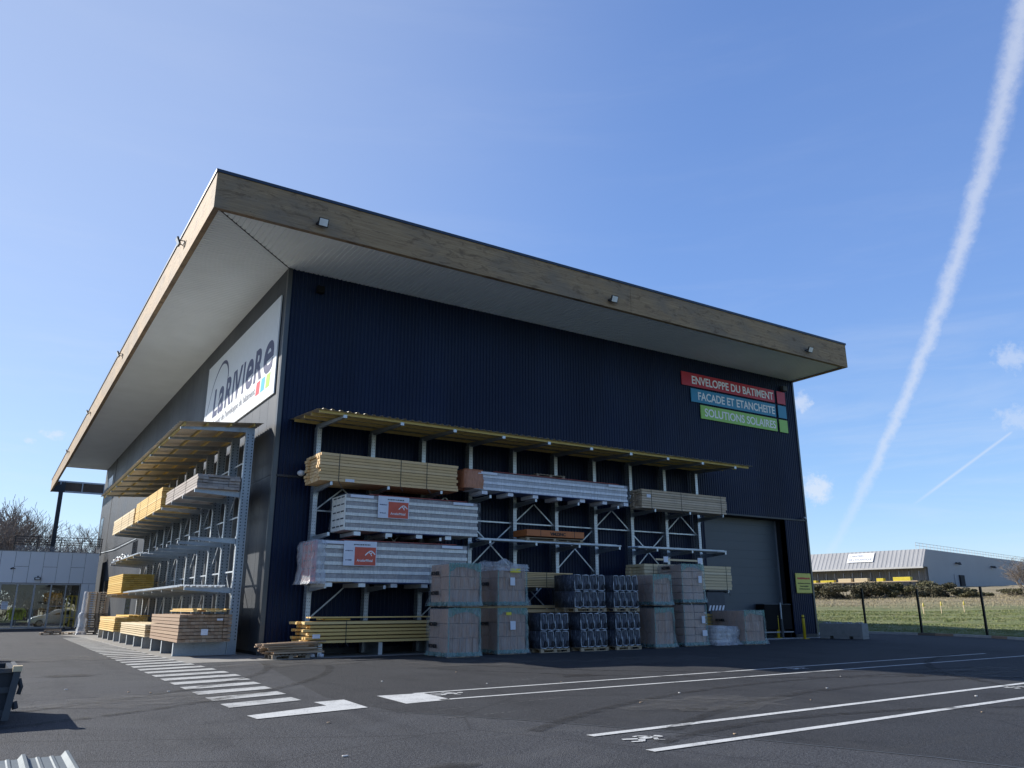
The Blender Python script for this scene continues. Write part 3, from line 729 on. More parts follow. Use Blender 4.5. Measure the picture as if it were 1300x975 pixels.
# wall fittings ---------------------------------------------------------
def floodlight(label):
    s = thing('floodlight', (0, 0, 0), label, 'floodlight', 'floodlights on the roof edge')
    b = MB(); b.hexa([(-.22, -.22, -.04), (.22, -.22, -.04), (.22, -.15, -.02), (-.22, -.15, -.02), (-.22, -.36, .30), (.22, -.36, .30), (.22, -.29, .32), (-.22, -.29, .32)])
    b.build('housing', 'lamp_housing', s, bevel=.012)
    l = MB(); l.hexa([(-.18, -.242, -.006), (.18, -.242, -.006), (.18, -.236, -.004), (-.18, -.236, -.004), (-.18, -.356, .266), (.18, -.356, .266), (.18, -.350, .268), (-.18, -.350, .268)]); l.build('lens', 'lamp_glass', s)
    k = MB(); k.bar((-.23, -.25, .13), (-.23, -.02, .12), .02, .04).bar((.23, -.25, .13), (.23, -.02, .12), .02, .04).box(-.24, .24, -.03, 0, .08, .16); k.build('bracket', 'lamp_housing', s)
    return s
fl = floodlight('floodlight on front timber edge nearest the roof corner'); fl.scale = (.85, .85, .85); fl.location = (-.05, YF, 14.95)
dup(fl, (13.6, YF, 14.93), 'floodlight on front timber edge just left of its joint')
dup(fl, (27.4, YF, 14.97), 'floodlight near right end of the front timber edge')
for y, lab in ((1.6, 'floodlight on left timber edge, largest and highest in view'), (18.7, 'floodlight on left timber edge, second from the roof corner'), (35.2, 'floodlight on left timber edge, third from the roof corner'), (53.2, 'floodlight at far lower end of the left timber edge')):
    dup(fl, (XL, y, 15.45), lab, R(-90))
sp = thing('siren_box', (1.27, -.1, 13.9), 'small black box mounted high beside the wall corner', 'box'); MB().box(1.12, 1.42, -.28, -.07, 13.93, 14.22).build('housing', 'black_plastic', sp, bevel=.02); MB().box(1.2, 1.34, -.07, -.03, 14.0, 14.15).build('bracket', 'black_plastic', sp)
sp = thing('sensor_box', (29.8, -.1, 14.0), 'small grey box above the red square plate', 'box'); MB().box(29.6, 29.98, -.3, -.07, 13.98, 14.28).build('housing', 'graphite', sp, bevel=.02); MB().box(29.7, 29.88, -.07, -.03, 14.05, 14.2).build('bracket', 'black_plastic', sp)
dm = thing('dome_camera', (1.0, -.2, 6.5), 'white dome camera on the corner joint of the blue wall', 'camera')
MB().tube([(1.0, -.06, 6.56), (1.0, -.16, 6.56)], .10, 14).build('mount', 'white_plastic', dm, True)
MB().tube([(1.0, -.2, 6.62), (1.0, -.2, 6.58), (1.0, -.2, 6.52), (1.0, -.2, 6.45), (1.0, -.2, 6.42)], [.09, .14, .15, .10, .04], 16).build('dome', 'white_plastic', dm, True)
bc = thing('bullet_camera', (30.4, -.2, 6.5), 'white bullet camera at the right end of the wall joint', 'camera')
MB().tube([(30.3, -.42, 6.50), (30.45, -.15, 6.55)], .055, 12).build('body', 'white_plastic', bc, True); MB().bar((30.5, -.07, 6.5), (30.46, -.18, 6.55), .08, .08).build('mount', 'white_plastic', bc)

# bollards, block --------------------------------------------------------
def bollard(loc, label, h=1.22):
    b = thing('bollard', loc, label, 'bollard', 'yellow bollards at the roller door'); x, y, z = loc
    MB().tube([(x, y, z), (x, y, z+h-.08), (x, y, z+h-.02), (x, y, z+h)], [.075, .075, .06, .02], 16).build('post', 'bollard_yellow', b, True)
    MB().tube([(x, y, z+h-.17), (x, y, z+h-.12)], .078, 16).build('black_band', 'black_plastic', b, True)
    MB().box(x-.16, x+.16, y-.16, y+.16, z, z+.02).build('base_plate', 'bollard_yellow', b); return b
bollard((28.42, -1.01, 0), 'yellow bollard nearest the right wall end, beside the notice'); bollard((27.72, .12, .02), 'yellow bollard inside the doorway next to the dark container')
lego = thing('concrete_block', (30.0, -2.6, 0), 'grey concrete barrier block with studs on top', 'concrete block')
mb = MB(); 
def rot_pts(pts, c, a): ca, sa = math.cos(a), math.sin(a); return [(c[0]+(x*ca-y*sa), c[1]+(x*sa+y*ca), z) for x, y, z in pts]
def rbox(mb, c, a, x0, x1, y0, y1, z0, z1, mat=0):
    mb.hexa(rot_pts([(x0,y0,z0),(x1,y0,z0),(x1,y1,z0),(x0,y1,z0),(x0,y0,z1),(x1,y0,z1),(x1,y1,z1),(x0,y1,z1)], c, a), mat)
CB, AB = (30.1, -2.2), R(-78)
for a_, b_ in ((-1.15, -.62), (-.42, .42), (.62, 1.15)): rbox(mb, CB, AB, a_, b_, -.4, .4, 0, .14)
rbox(mb, CB, AB, -1.15, 1.15, -.4, .4, .14, .78); mb.build('block', 'block_concrete', lego, bevel=.02)
st = MB()
for i in range(4):
    x = -.86+i*.575
    for yy in (-.2, .2): st.hexa(rot_pts([(x-.11,yy-.11,.78),(x+.11,yy-.11,.78),(x+.11,yy+.11,.78),(x-.11,yy+.11,.78),(x-.07,yy-.07,.85),(x+.07,yy-.07,.85),(x+.07,yy+.07,.85),(x-.07,yy+.07,.85)], CB, AB))
st.build('studs', 'block_concrete', lego)
ctn = thing('dark_container', (27.6, .4, 0), 'dark box container on a pallet in the doorway', 'container')
MB().box(26.7, 28.85, .05, .62, .45, 1.75).build('box', 'black_plastic', ctn, bevel=.02); MB().box(26.7, 28.85, .04, .62, 1.75, 1.79).build('lid', 'graphite', ctn); MB().box(26.6, 28.9, .02, .64, .30, .36).build('shelf', 'frame_grey', ctn)
MB().box(26.75, 26.85, .1, .6, .02, .3).build('foot', 'black_plastic', ctn); MB().box(28.7, 28.8, .1, .6, .02, .3).build('foot', 'black_plastic', ctn)
pp = thing('steel_prop', (27.95, -.12, 0), 'short grey steel pipe standing behind the doorway bollard', 'pipe'); MB().tube([(27.9, -.02, 1.0), (27.9, -.02, 1.85)], .05, 10).build('pipe', 'galvanised_steel', pp); MB().tube([(27.9, -.02, .0), (27.9, -.02, 1.0)], .07, 10).build('socket', 'graphite', pp)

# ------------------------------------------------------------------ cantilever racks
def make_rack(label, org, uax, vax, us, v0, v1, vbase, varm, levels, zc_in, zc_out, u_end0, u_end1, skip_arms=(), ties=(5.15,), base_h=.44, tips=True):
    U, V = Vector(uax), Vector(vax)
    def P(u, v, z): q = U*u+V*v; return (q.x, q.y, z)
    r = thing('cantilever_rack', org, label, 'rack', 'galvanised cantilever racks')
    def bx(mb, a0, a1, b0, b1, z0, z1, mat=0):
        mb.hexa([P(a0,b0,z0), P(a1,b0,z0), P(a1,b1,z0), P(a0,b1,z0), P(a0,b0,z1), P(a1,b0,z1), P(a1,b1,z1), P(a0,b1,z1)], mat)
    c0 = b0 = None; arms = {}
    for i, u in enumerate(us):
        zt = zc_in-.28
        if c0 is None:
            mb = MB(); w = .085
            bx(mb, u-.006, u+.006, v0+.012, v1-.012, .0, zt); bx(mb, u-w, u+w, v1-.012, v1, 0, zt, 1); bx(mb, u-w, u+w, v0, v0+.012, 0, zt, 1)
            bx(mb, u-w, u-w+.012, v0+.013, v1-.013, .02, zt); 
            z = .5
            while z < zt-.1:
                for vv in (v0+.06, v1-.08):
                    for uu in (u-w-.001, u+.0055):
                        bx(mb, uu, uu+.0015, vv-.02, vv+.02, z, z+.045, 2)
                for uu in (u-.05, u+.03): bx(mb, uu, uu+.018, v1-.0005, v1+.001, z, z+.028, 2)
                z += .12
            bx(mb, u-.1, u+.1, v0-.04, v1+.04, 0, .02)
            c0 = mb.build('column', ['galvanised_steel', 'galvanised_flange', 'dark_joint'], r)
            u00 = u
            mb = MB(); bx(mb, u-.006, u+.006, v1+.002, vbase-.012, .03, base_h-.012); bx(mb, u-.07, u+.07, v1+.002, vbase, base_h-.012, base_h, 1)
            bx(mb, u-.07, u+.07, v1+.002, vbase, .0, .03); bx(mb, u-.075, u+.075, vbase-.012, vbase, .03, base_h-.012, 1)
            b0 = mb.build('base_arm', ['galvanised_steel', 'galvanised_flange'], r)
        else:
            for src in (c0, b0):
                c = src.copy(); COL.objects.link(c); c.parent = r; c.location = Vector(c0.location)+U*(u-u00)
        for k, z in enumerate(levels):
            if (i, k) in skip_arms: continue
            if k not in arms:
                mb = MB(); w = .045
                mb.hexa([P(u-.006, v1, z-.19), P(u+.006, v1, z-.19), P(u+.006, varm, z-.09), P(u-.006, varm, z-.09), P(u-.006, v1, z-.01), P(u+.006, v1, z-.01), P(u+.006, varm, z-.01), P(u-.006, varm, z-.01)])
                bx(mb, u-w, u+w, v1, varm, z-.01, z, 1)
                mb.hexa([P(u-w, v1, z-.20), P(u+w, v1, z-.20), P(u+w, varm, z-.10), P(u-w, varm, z-.10), P(u-w, v1, z-.19), P(u+w, v1, z-.19), P(u+w, varm, z-.09), P(u-w, varm, z-.09)])
                bx(mb, u-w, u+w, varm, varm+.008, z-.10, z+.02, 1); bx(mb, u-.10, u+.10, v1+.001, v1+.02, z-.26, z+.08)
                arms[k] = (mb.build('arm', ['galvanised_steel', 'galvanised_flange'], r), u)
            else:
                a, ua = arms[k]; c = a.copy(); COL.objects.link(c); c.parent = r; c.location = Vector(a.location)+U*(u-ua)
    # canopy
    vin, vout = v0-.22, 3.3
    def zcan(v): return zc_in+(zc_out-zc_in)*(v-vin)/(vout-vin)
    ca = None
    for u in us:
        if ca is None:
            mb = MB(); va = vout-.12
            mb.hexa([P(u-.05, v0, zcan(v0)-.34), P(u+.05, v0, zcan(v0)-.34), P(u+.05, va, zcan(va)-.22), P(u-.05, va, zcan(va)-.22),
                     P(u-.05, v0, zcan(v0)-.14), P(u+.05, v0, zcan(v0)-.14), P(u+.05, va, zcan(va)-.14), P(u-.05, va, zcan(va)-.14)])
            bx(mb, u-.05-.02*tips, u+.05+.02*tips, va, va+.01, zcan(va)-.23, zcan(va)-.14+.02*tips, 1 if tips else 0)
            ca = mb.build('canopy_arm', ['galvanised_steel', 'galvanised_flange'], r)
        else:
            c = ca.copy(); COL.objects.link(c); c.parent = r; c.location = U*(u-us[0])
    for vv in (v0+.1, 1.45, 2.3, vout-.2):
        mb = MB(); z = zcan(vv); bx(mb, u_end0+.12, u_end1-.12, vv-.03, vv+.03, z-.135, z-.03); mb.build('purlin', 'purlin_timber', r)
    mb = MB(); prev = None; u = u_end0; prof = [(0, 0), (.17, 0), (.20, .04), (.28, .04), (.31, 0)]
    Q = []
    while u < u_end1-.01:
        for d, h in prof: Q.append((min(u+d, u_end1), h))
        u += .31
    Q.append((u_end1, 0))
    for (a, h), (b, k) in zip(Q, Q[1:]):
        if b-a < 1e-5: continue
        mb.quad(P(a, vin, zcan(vin)-.03+h), P(b, vin, zcan(vin)-.03+k), P(b, vout, zcan(vout)-.03+k), P(a, vout, zcan(vout)-.03+h))
        mb.quad(P(a, vin, zcan(vin)-.027+h), P(a, vout, zcan(vout)-.027+h), P(b, vout, zcan(vout)-.027+k), P(b, vin, zcan(vin)-.027+k))
    mb.build('canopy_sheet', 'corrugated_sheet', r)
    # bracing
    mids = [(a+b)/2 for a, b in zip(us, us[1:])]; sp_ = us[1]-us[0]; vb = v0+.13
    for z in ties:
        for a, b in zip(us, us[1:]):
            mb = MB(); mb.bar(P(a+.09, vb, z), P(b-.09, vb, z), .03, .055, 0); mb.build('tie', 'galvanised_flange', r)
    for i in range(0, len(mids), 2):
        for sgn in (-1, 1):
            for (j0, j1, z0, z1) in ((0, 1, 6.02, 4.15), (1, 2, 4.15, 2.1), (2, 2.6, 2.1, .95)):
                a, b = mids[i]+sgn*sp_*j0, mids[i]+sgn*sp_*j1
                if min(a, b) < us[0]-.02 or max(a, b) > us[-1]+.02:
                    lo, hi = us[0], us[-1]; t = 1
                    if b < lo: t = (lo-a)/(b-a) if b != a else 0
                    if b > hi: t = (hi-a)/(b-a) if b != a else 0
                    if a < lo-.01 or a > hi+.01 or t <= .05: continue
                    b = a+(b-a)*t; z1 = z0+(z1-z0)*t
                off = .035*sgn
                mb = MB(); mb.bar(P(a, vb+off, z0), P(b, vb+off, z1), .02, .05); mb.build('brace', 'galvanised_flange', r)
    return r
US = [1.5+2.235*i for i in range(10)]
make_rack('long galvanised cantilever rack with sheet canopy against the blue front wall', (11.5, -.5, 0), (1, 0, 0), (0, -1, 0), US, .22, .54, 2.02, 2.16, (2.38, 4.18, 5.98), 8.62, 8.37, .45, 22.75, ties=(5.15,))
VS = [1.32+2.2*i for i in range(11)]
make_rack('galvanised cantilever rack with sheet canopy along the left grey wall', (-.6, 12, 0), (0, 1, 0), (-1, 0, 0), VS, .48, .80, 2.62, 2.45, (2.34, 4.12, 5.85), 8.55, 8.26, .85, 25.1, ties=(2.95, 5.0, 7.1), base_h=.46, tips=False)

# ------------------------------------------------------------------ timber bundles
def bundle(label, org, along, u0, u1, v0, v1, z0, z1, rows, cols, mat, jit=.03, straps=(), gap=.006, group='bundles of sawn timber on the racks', name='timber_bundle', cat='timber bundle', tagpos=None, spacers=(), bearers=True, skew=0., endmat=None):
    gap = max(gap, .013)
    """boards run along 'x' or 'y'; (v0, v1) is the other horizontal span, signed world coordinates"""
    t = thing(name, org, label, cat, group); r = random.Random(label)
    def P(u, v, z): return (u, v, z) if along == 'x' else (v, u, z)
    bh = (z1-z0)/rows; bw = (v1-v0)/cols
    mb = MB()
    for i in range(rows):
        lay = r.uniform(-jit, jit)*1.9; dv = r.uniform(-.006, .006)+skew*i
        for j in range(cols):
            if 0 < i < rows-1 and 1 < j < cols-2: 
                a, b = u0+.1, u1-.1
            else: a, b = u0+lay+r.uniform(-jit, jit), u1+lay+r.uniform(-jit, jit)
            g2 = gap*.5; dz = r.uniform(0, gap*.6)
            vs = [P(a, v0+j*bw+g2*.4+dv, z0+i*bh), P(b, v0+j*bw+g2*.4+dv, z0+i*bh), P(b, v0+(j+1)*bw-g2*.4+dv, z0+i*bh), P(a, v0+(j+1)*bw-g2*.4+dv, z0+i*bh)]
            tp = z0+(i+1)*bh-gap-dz
            vs += [(x, y, tp) for x, y, z in vs]
            mb.hexa(vs)
    mb.build('boards', mat, t)
    for s in straps:
        sb = MB(); e = .008
        for (a, b, c, d) in ((v0-e-abs(skew)*rows, v0, z0-e, z1+e), (v1, v1+e+abs(skew)*rows, z0-e, z1+e)):
            pass
        w = .012
        va, vb = v0-.012+min(0, skew*rows), v1+.012+max(0, skew*rows)
        q = [(va, va+.006, z0-.006, z1+.006), (vb-.006, vb, z0-.006, z1+.006)]
        for a, b, c, d in q:
            p = [P(s-w, a, c), P(s+w, a, c), P(s+w, b, c), P(s-w, b, c), P(s-w, a, d), P(s+w, a, d), P(s+w, b, d), P(s-w, b, d)]; sb.hexa(p)
        p = [P(s-w, va, z1+.0), P(s+w, va, z1+.0), P(s+w, vb, z1+.0), P(s-w, vb, z1+.0), P(s-w, va, z1+.006), P(s+w, va, z1+.006), P(s+w, vb, z1+.006), P(s-w, vb, z1+.006)]; sb.hexa(p)
        x0_ = s+r.uniform(-.05, .05); sb.bar(P(s, va-.004, z0+.02), P(x0_+.12, va-.05, z0-.22+r.uniform(-.1, .1)), .006, .02); sb.build('strap', 'strap', t)
    if tagpos:
        for (a, b, c, d, face) in tagpos:
            if face == 'v0': q = MB().hexa([P(a, v0-.022, c), P(b, v0-.022, c), P(b, v0-.018, c), P(a, v0-.018, c), P(a, v0-.022, d), P(b, v0-.022, d), P(b, v0-.018, d), P(a, v0-.018, d)])
            else: q = MB().hexa([P(u0-.075, a, c), P(u0-.07, a, c), P(u0-.07, b, c), P(u0-.075, b, c), P(u0-.075, a, d), P(u0-.07, a, d), P(u0-.07, b, d), P(u0-.075, b, d)])
            q.build('paper_tag', 'white_label', t)
    for s in spacers:
        q = MB(); vs = [P(s-.04, v0+.03, z1), P(s+.04, v0+.03, z1), P(s+.04, v1-.03, z1), P(s-.04, v1-.03, z1)]; vs += [(x, y, z+.04) for x, y, z in vs]; q.hexa(vs); q.build('spacer', mat, t)
    return t
# front rack, long side towards the camera
bundle('tan timber pack on the top arms at the left end of the front rack', (3.8, -1.4, 6.0), 'x', 1.02, 6.65, -2.2, -.62, 6.02, 7.05, 9, 12, 'timber_tan', .02, (1.75, 5.3, 4.2), tagpos=[(2.0, 2.35, 6.03, 6.13, 'v0')])
bundle('greyish timber pack on the top arms at the right end of the front rack', (19, -1.4, 6.0), 'x', 16.32, 21.85, -2.2, -1.35, 6.02, 6.90, 8, 7, 'timber_grey', .025, (16.9, 18.8, 21.5), tagpos=[(16.6, 16.85, 6.5, 6.65, 'v0')])
bundle('olive yellow boards on the base of the front rack beside the scrap heap', (3.5, -1.4, .45), 'x', 1.0, 6.9, -2.18, -.68, .46, 1.20, 6, 9, 'timber_yellow', .09, (2.35,), gap=.03, tagpos=[(1.15, 1.42, .62, .75, 'v0')])
bundle('two long loose boards lying on the lowest yellow timber pack', (3.5, -1.6, 1.25), 'x', 1.15, 7.2, -2.1, -1.7, 1.28, 1.34, 1, 2, 'timber_yellow', .08, name='loose_boards', cat='boards', group=None)
bundle('short yellow packing boards under the loose boards on the front rack', (1.9, -1.5, 1.2), 'x', 1.7, 2.6, -2.0, -1.1, 1.205, 1.275, 1, 5, 'timber_golden', .06, name='loose_boards', cat='boards', group=None)
bundle('pale timber pack jutting out behind the tall tile stack near the roller door', (19, -1.4, 2.4), 'x', 16.28, 21.84, -2.2, -.9, 2.42, 3.52, 8, 9, 'timber_pale', .02, (16.8, 21.5), tagpos=None)
bundle('thin tan battens on the rack seen above the grey wrapped packs', (8.9, -1.4, 2.4), 'x', 6.9, 12.3, -2.2, -1.2, 2.42, 3.02, 9, 8, 'timber_tan', .03, (10.9,), gap=.016)
bundle('tan boards on the rack base seen between brick red tile stacks', (9.5, -1.4, .5), 'x', 7.5, 12.5, -2.1, -1.1, .46, 1.75, 8, 7, 'timber_tan', .03, (), gap=.03)
bundle('small yellow board pack low behind the white bags', (20.8, -1.6, .5), 'x', 19.6, 20.75, -2.2, -1.2, .46, 1.36, 6, 6, 'timber_golden', .01, (), gap=.03)
# left rack, ends towards the camera
XW = -.86
bundle('weathered grey boards with dark ends on top arms of the left rack, nearest', (-1.6, 4.3, 5.86), 'y', 1.18, 7.35, -2.42, XW-.02, 5.90, 6.44, 5, 8, 'timber_weathered', .04, (3.2, 5.6))
bundle('loose yellow battens heaped on the nearest weathered boards', (-1.4, 3.3, 6.45), 'y', 2.2, 5.0, -1.75, -1.15, 6.47, 6.60, 2, 4, 'timber_golden', .3, (), name='loose_battens', cat='battens', group=None)
bundle('bright yellow timber pack on top arms, second along the left rack', (-1.6, 12, 5.86), 'y', 8.6, 15.95, -2.42, XW-.02, 5.88, 6.85, 10, 9, 'timber_yellow', .03, (9.8, 12.2, 14.6))
bundle('pale timber pack on top arms at the far end of the left rack', (-1.6, 20, 5.86), 'y', 16.5, 24.6, -2.42, XW-.02, 5.88, 6.72, 6, 8, 'timber_pale', .04, (18.2, 21))
bundle('deep yellow formwork planks on the second level of the left rack', (-1.8, 18.5, 2.34), 'y', 15.9, 21.4, -2.65, -1.15, 2.38, 3.32, 10, 8, 'timber_golden', .03, ())
bundle('big brown end-on batten stack at the near foot of the left rack', (-1.8, 3, .46), 'y', .35, 5.8, -2.68, -.92, .49, 1.42, 8, 13, 'timber_brown', .03, (), gap=.016, tagpos=[(-1.95, -1.72, .72, .92, 'u0'), (-1.45, -1.25, 1.2, 1.27, 'u0')])
bundle('bright yellow battens lying on the brown batten stack', (-1.7, 3.2, 1.45), 'y', 1.3, 4.7, -2.3, -1.0, 1.50, 1.62, 2, 9, 'timber_yellow', .5, (), name='loose_battens', cat='battens', group=None)
bundle('low pale batten pack on the left rack base, second from the corner', (-1.8, 10.5, .46), 'y', 7.0, 14.0, -2.7, -1.5, .49, 1.0, 6, 8, 'timber_pale', .06, (), gap=.016)
bundle('taller pale batten pack on the left rack base, farthest', (-1.8, 19, .46), 'y', 16.2, 22.4, -2.72, -1.2, .49, 1.20, 7, 8, 'timber_yellow', .06, (), gap=.016)
bundle('thin golden boards on top of the farthest batten pack', (-1.6, 19, 1.2), 'y', 16.3, 21.2, -2.1, -1.1, 1.21, 1.29, 1, 5, 'timber_golden', .2, (), name='loose_boards', cat='boards', group=None)
# bright sheets of zinc on the second level of the left rack
def profiles(label, org, along, u0, u1, v0, z0, n, mat, group='bundles of thin metal profiles', w=.09, name='metal_profiles', seed=1):
    t = thing(name, org, label, 'metal profiles', group); r = random.Random(seed); mb = MB()
    for i in range(n):
        v = v0+i*w*1.15; lay = (i % 2)*.03
        a, b = u0+r.uniform(-.25, .1), u1+r.uniform(-.35, .3); z = z0+lay
        if along == 'x':
            mb.box(a, b, v, v+w, z, z+.012).box(a, b, v, v+.01, z+.012, z+.06).box(a, b, v+w-.01, v+w, z+.012, z+.06)
        else: mb.box(v, v+w, a, b, z, z+.012).box(v, v+.01, a, b, z+.012, z+.06).box(v+w-.01, v+w, a, b, z+.012, z+.06)
    mb.build('profiles', mat, t); return t
profiles('pale zinc profiles on the second level of the left rack', (-1.8, 9, 2.34), 'y', 2.0, 15.6, -2.55, 2.36, 16, 'zinc_profile', seed=2)
profiles('few steel channels on the third level of the left rack', (-1.8, 15, 4.12), 'y', 13.0, 22.6, -2.5, 4.14, 12, 'zinc_profile', seed=3)
tw = thing('cable_bundle', (-2.3, 21, 4.2), 'tangled grey wrapped bundle on the third level, far left rack', 'bundle'); mb = MB(); r = random.Random(5)
for k in range(7):
    P = [(-2.55+.1*k+r.uniform(-.03, .03), 17.5+i*.55, 4.26+.08*math.sin(i*1.7+k)+r.uniform(0, .06)) for i in range(8)]; mb.tube(P, .035, 6)
mb.build('wrapped_lengths', 'galvanised_flange', tw, True); MB().box(-2.6, -1.9, 19.0, 19.5, 4.2, 4.24).build('red_board', 'red_strip', tw)
profiles('long silver profiles on the third level right of the front rack', (18.7, -1.6, 4.18), 'x', 16.1, 21.9, -2.2, 4.2, 7, 'zinc_profile', seed=7)
profiles('silver profiles either side of the orange box on the front rack', (11.2, -1.6, 4.18), 'x', 7.9, 14.7, -2.2, 4.2, 5, 'zinc_profile', seed=8)
pb = MB().box(17.0, 19.9, -2.2, -2.12, 3.68, 3.76).build('hanging_batten', 'timber_pale'); tag(pb, 'pale batten with two white papers hanging under the third level', 'batten')
for x in (17.45, 19.62): MB().box(x, x+.28, -2.225, -2.205, 3.60, 3.86).build('paper', 'white_label', pb)
ob = thing('orange_box', (11.4, -1.7, 4.3), 'long orange carton on a pallet on the front rack middle level', 'box')
MB().box(9.92, 12.88, -2.24, -1.2, 4.46, 4.72).build('carton', 'orange_box', ob, bevel=.01); text('VMZINC', 'lettering', 'black_ink', ob, (11.1, -2.246, 4.52), .17, bold=.006, width=.8)
for x in (10.6, 12.35): MB().box(x, x+.02, -2.247, -2.24, 4.46, 4.725).build('strap', 'strap', ob)
mb = MB()
for x in (9.95, 11.3, 12.7): mb.box(x, x+.12, -2.2, -1.2, 4.30, 4.38)
mb.box(9.9, 12.9, -2.2, -2.1, 4.38, 4.405).box(9.9, 12.9, -1.8, -1.7, 4.38, 4.405).box(9.9, 12.9, -1.35, -1.25, 4.38, 4.405).box(9.9, 12.9, -2.2, -2.1, 4.275, 4.30); mb.build('pallet', 'pallet_wood', ob)

# ------------------------------------------------------------------ pallets
def pallet_mesh(mb, x0, x1, y0, y1, z0, h=.144, slats=5, mat=0):
    """deck slats run along x; blocks under"""
    w = x1-x0; d = y1-y0
    for i in range(3):
        yy = y0+(d-.1)*i/2; mb.box(x0, x1, yy, yy+.1, z0, z0+.022, mat)
        for j in range(3): xx = x0+(w-.14)*j/2; mb.box(xx, xx+.14, yy+.001, yy+.099, z0+.022, z0+.1, mat)
        mb.box(x0, x1, yy, yy+.1, z0+.1, z0+.122, mat)
    for i in range(slats*2-1 if w > 1.1 else slats+2):
        n = slats*2-1 if w > 1.1 else slats+2
        xx = x0+(w-.095)*i/(n-1); mb.box(xx, xx+.095, y0, y1, z0+.122, z0+h, mat)
def film_shell(mb, x0, x1, y0, y1, z0, z1, flare=.07, n=10, seed=0, amp=.025, top=True, mat=0):
    r = random.Random(seed); per = []
    nx_, ny_ = n, n
    for i in range(nx_): per.append((x0+(x1-x0)*i/nx_, y0))
    for i in range(ny_): per.append((x1, y0+(y1-y0)*i/ny_))
    for i in range(nx_): per.append((x1-(x1-x0)*i/nx_, y1))
    for i in range(ny_): per.append((x0, y1-(y1-y0)*i/ny_))
    cx, cy = (x0+x1)/2, (y0+y1)/2; rows = 9; k = len(mb.v); m_ = len(per)
    for j in range(rows+1):
        t = j/rows; z = z1+(z0-z1)*t; fl = .015+flare*max(0, (t-.72)/.28)**1.5
        for i, (x, y) in enumerate(per):
            a = r.uniform(0, amp)*(1 if t > 0 else .2)+fl*(1+.35*math.sin(i*1.9+seed))
            dx = (x-cx)/abs(x1-x0)*2; dy = (y-cy)/abs(y1-y0)*2; mx = max(abs(dx), abs(dy))
            ax = a*(dx if abs(dx) > .98 else dx*.3); ay = a*(dy if abs(dy) > .98 else dy*.3)
            mb.v.append((x+ax, y+ay, z+r.uniform(-.008, .008)))
    for j in range(rows):
        for i in range(m_): mb.f.append((k+j*m_+i, k+j*m_+(i+1) % m_, k+(j+1)*m_+(i+1) % m_, k+(j+1)*m_+i)); mb.m.append(mat)
    if top:
        mb.v.append((cx, cy, z1+.03)); c = len(mb.v)-1
        for i in range(m_): mb.f.append((k+i, k+(i+1) % m_, c)); mb.m.append(mat)
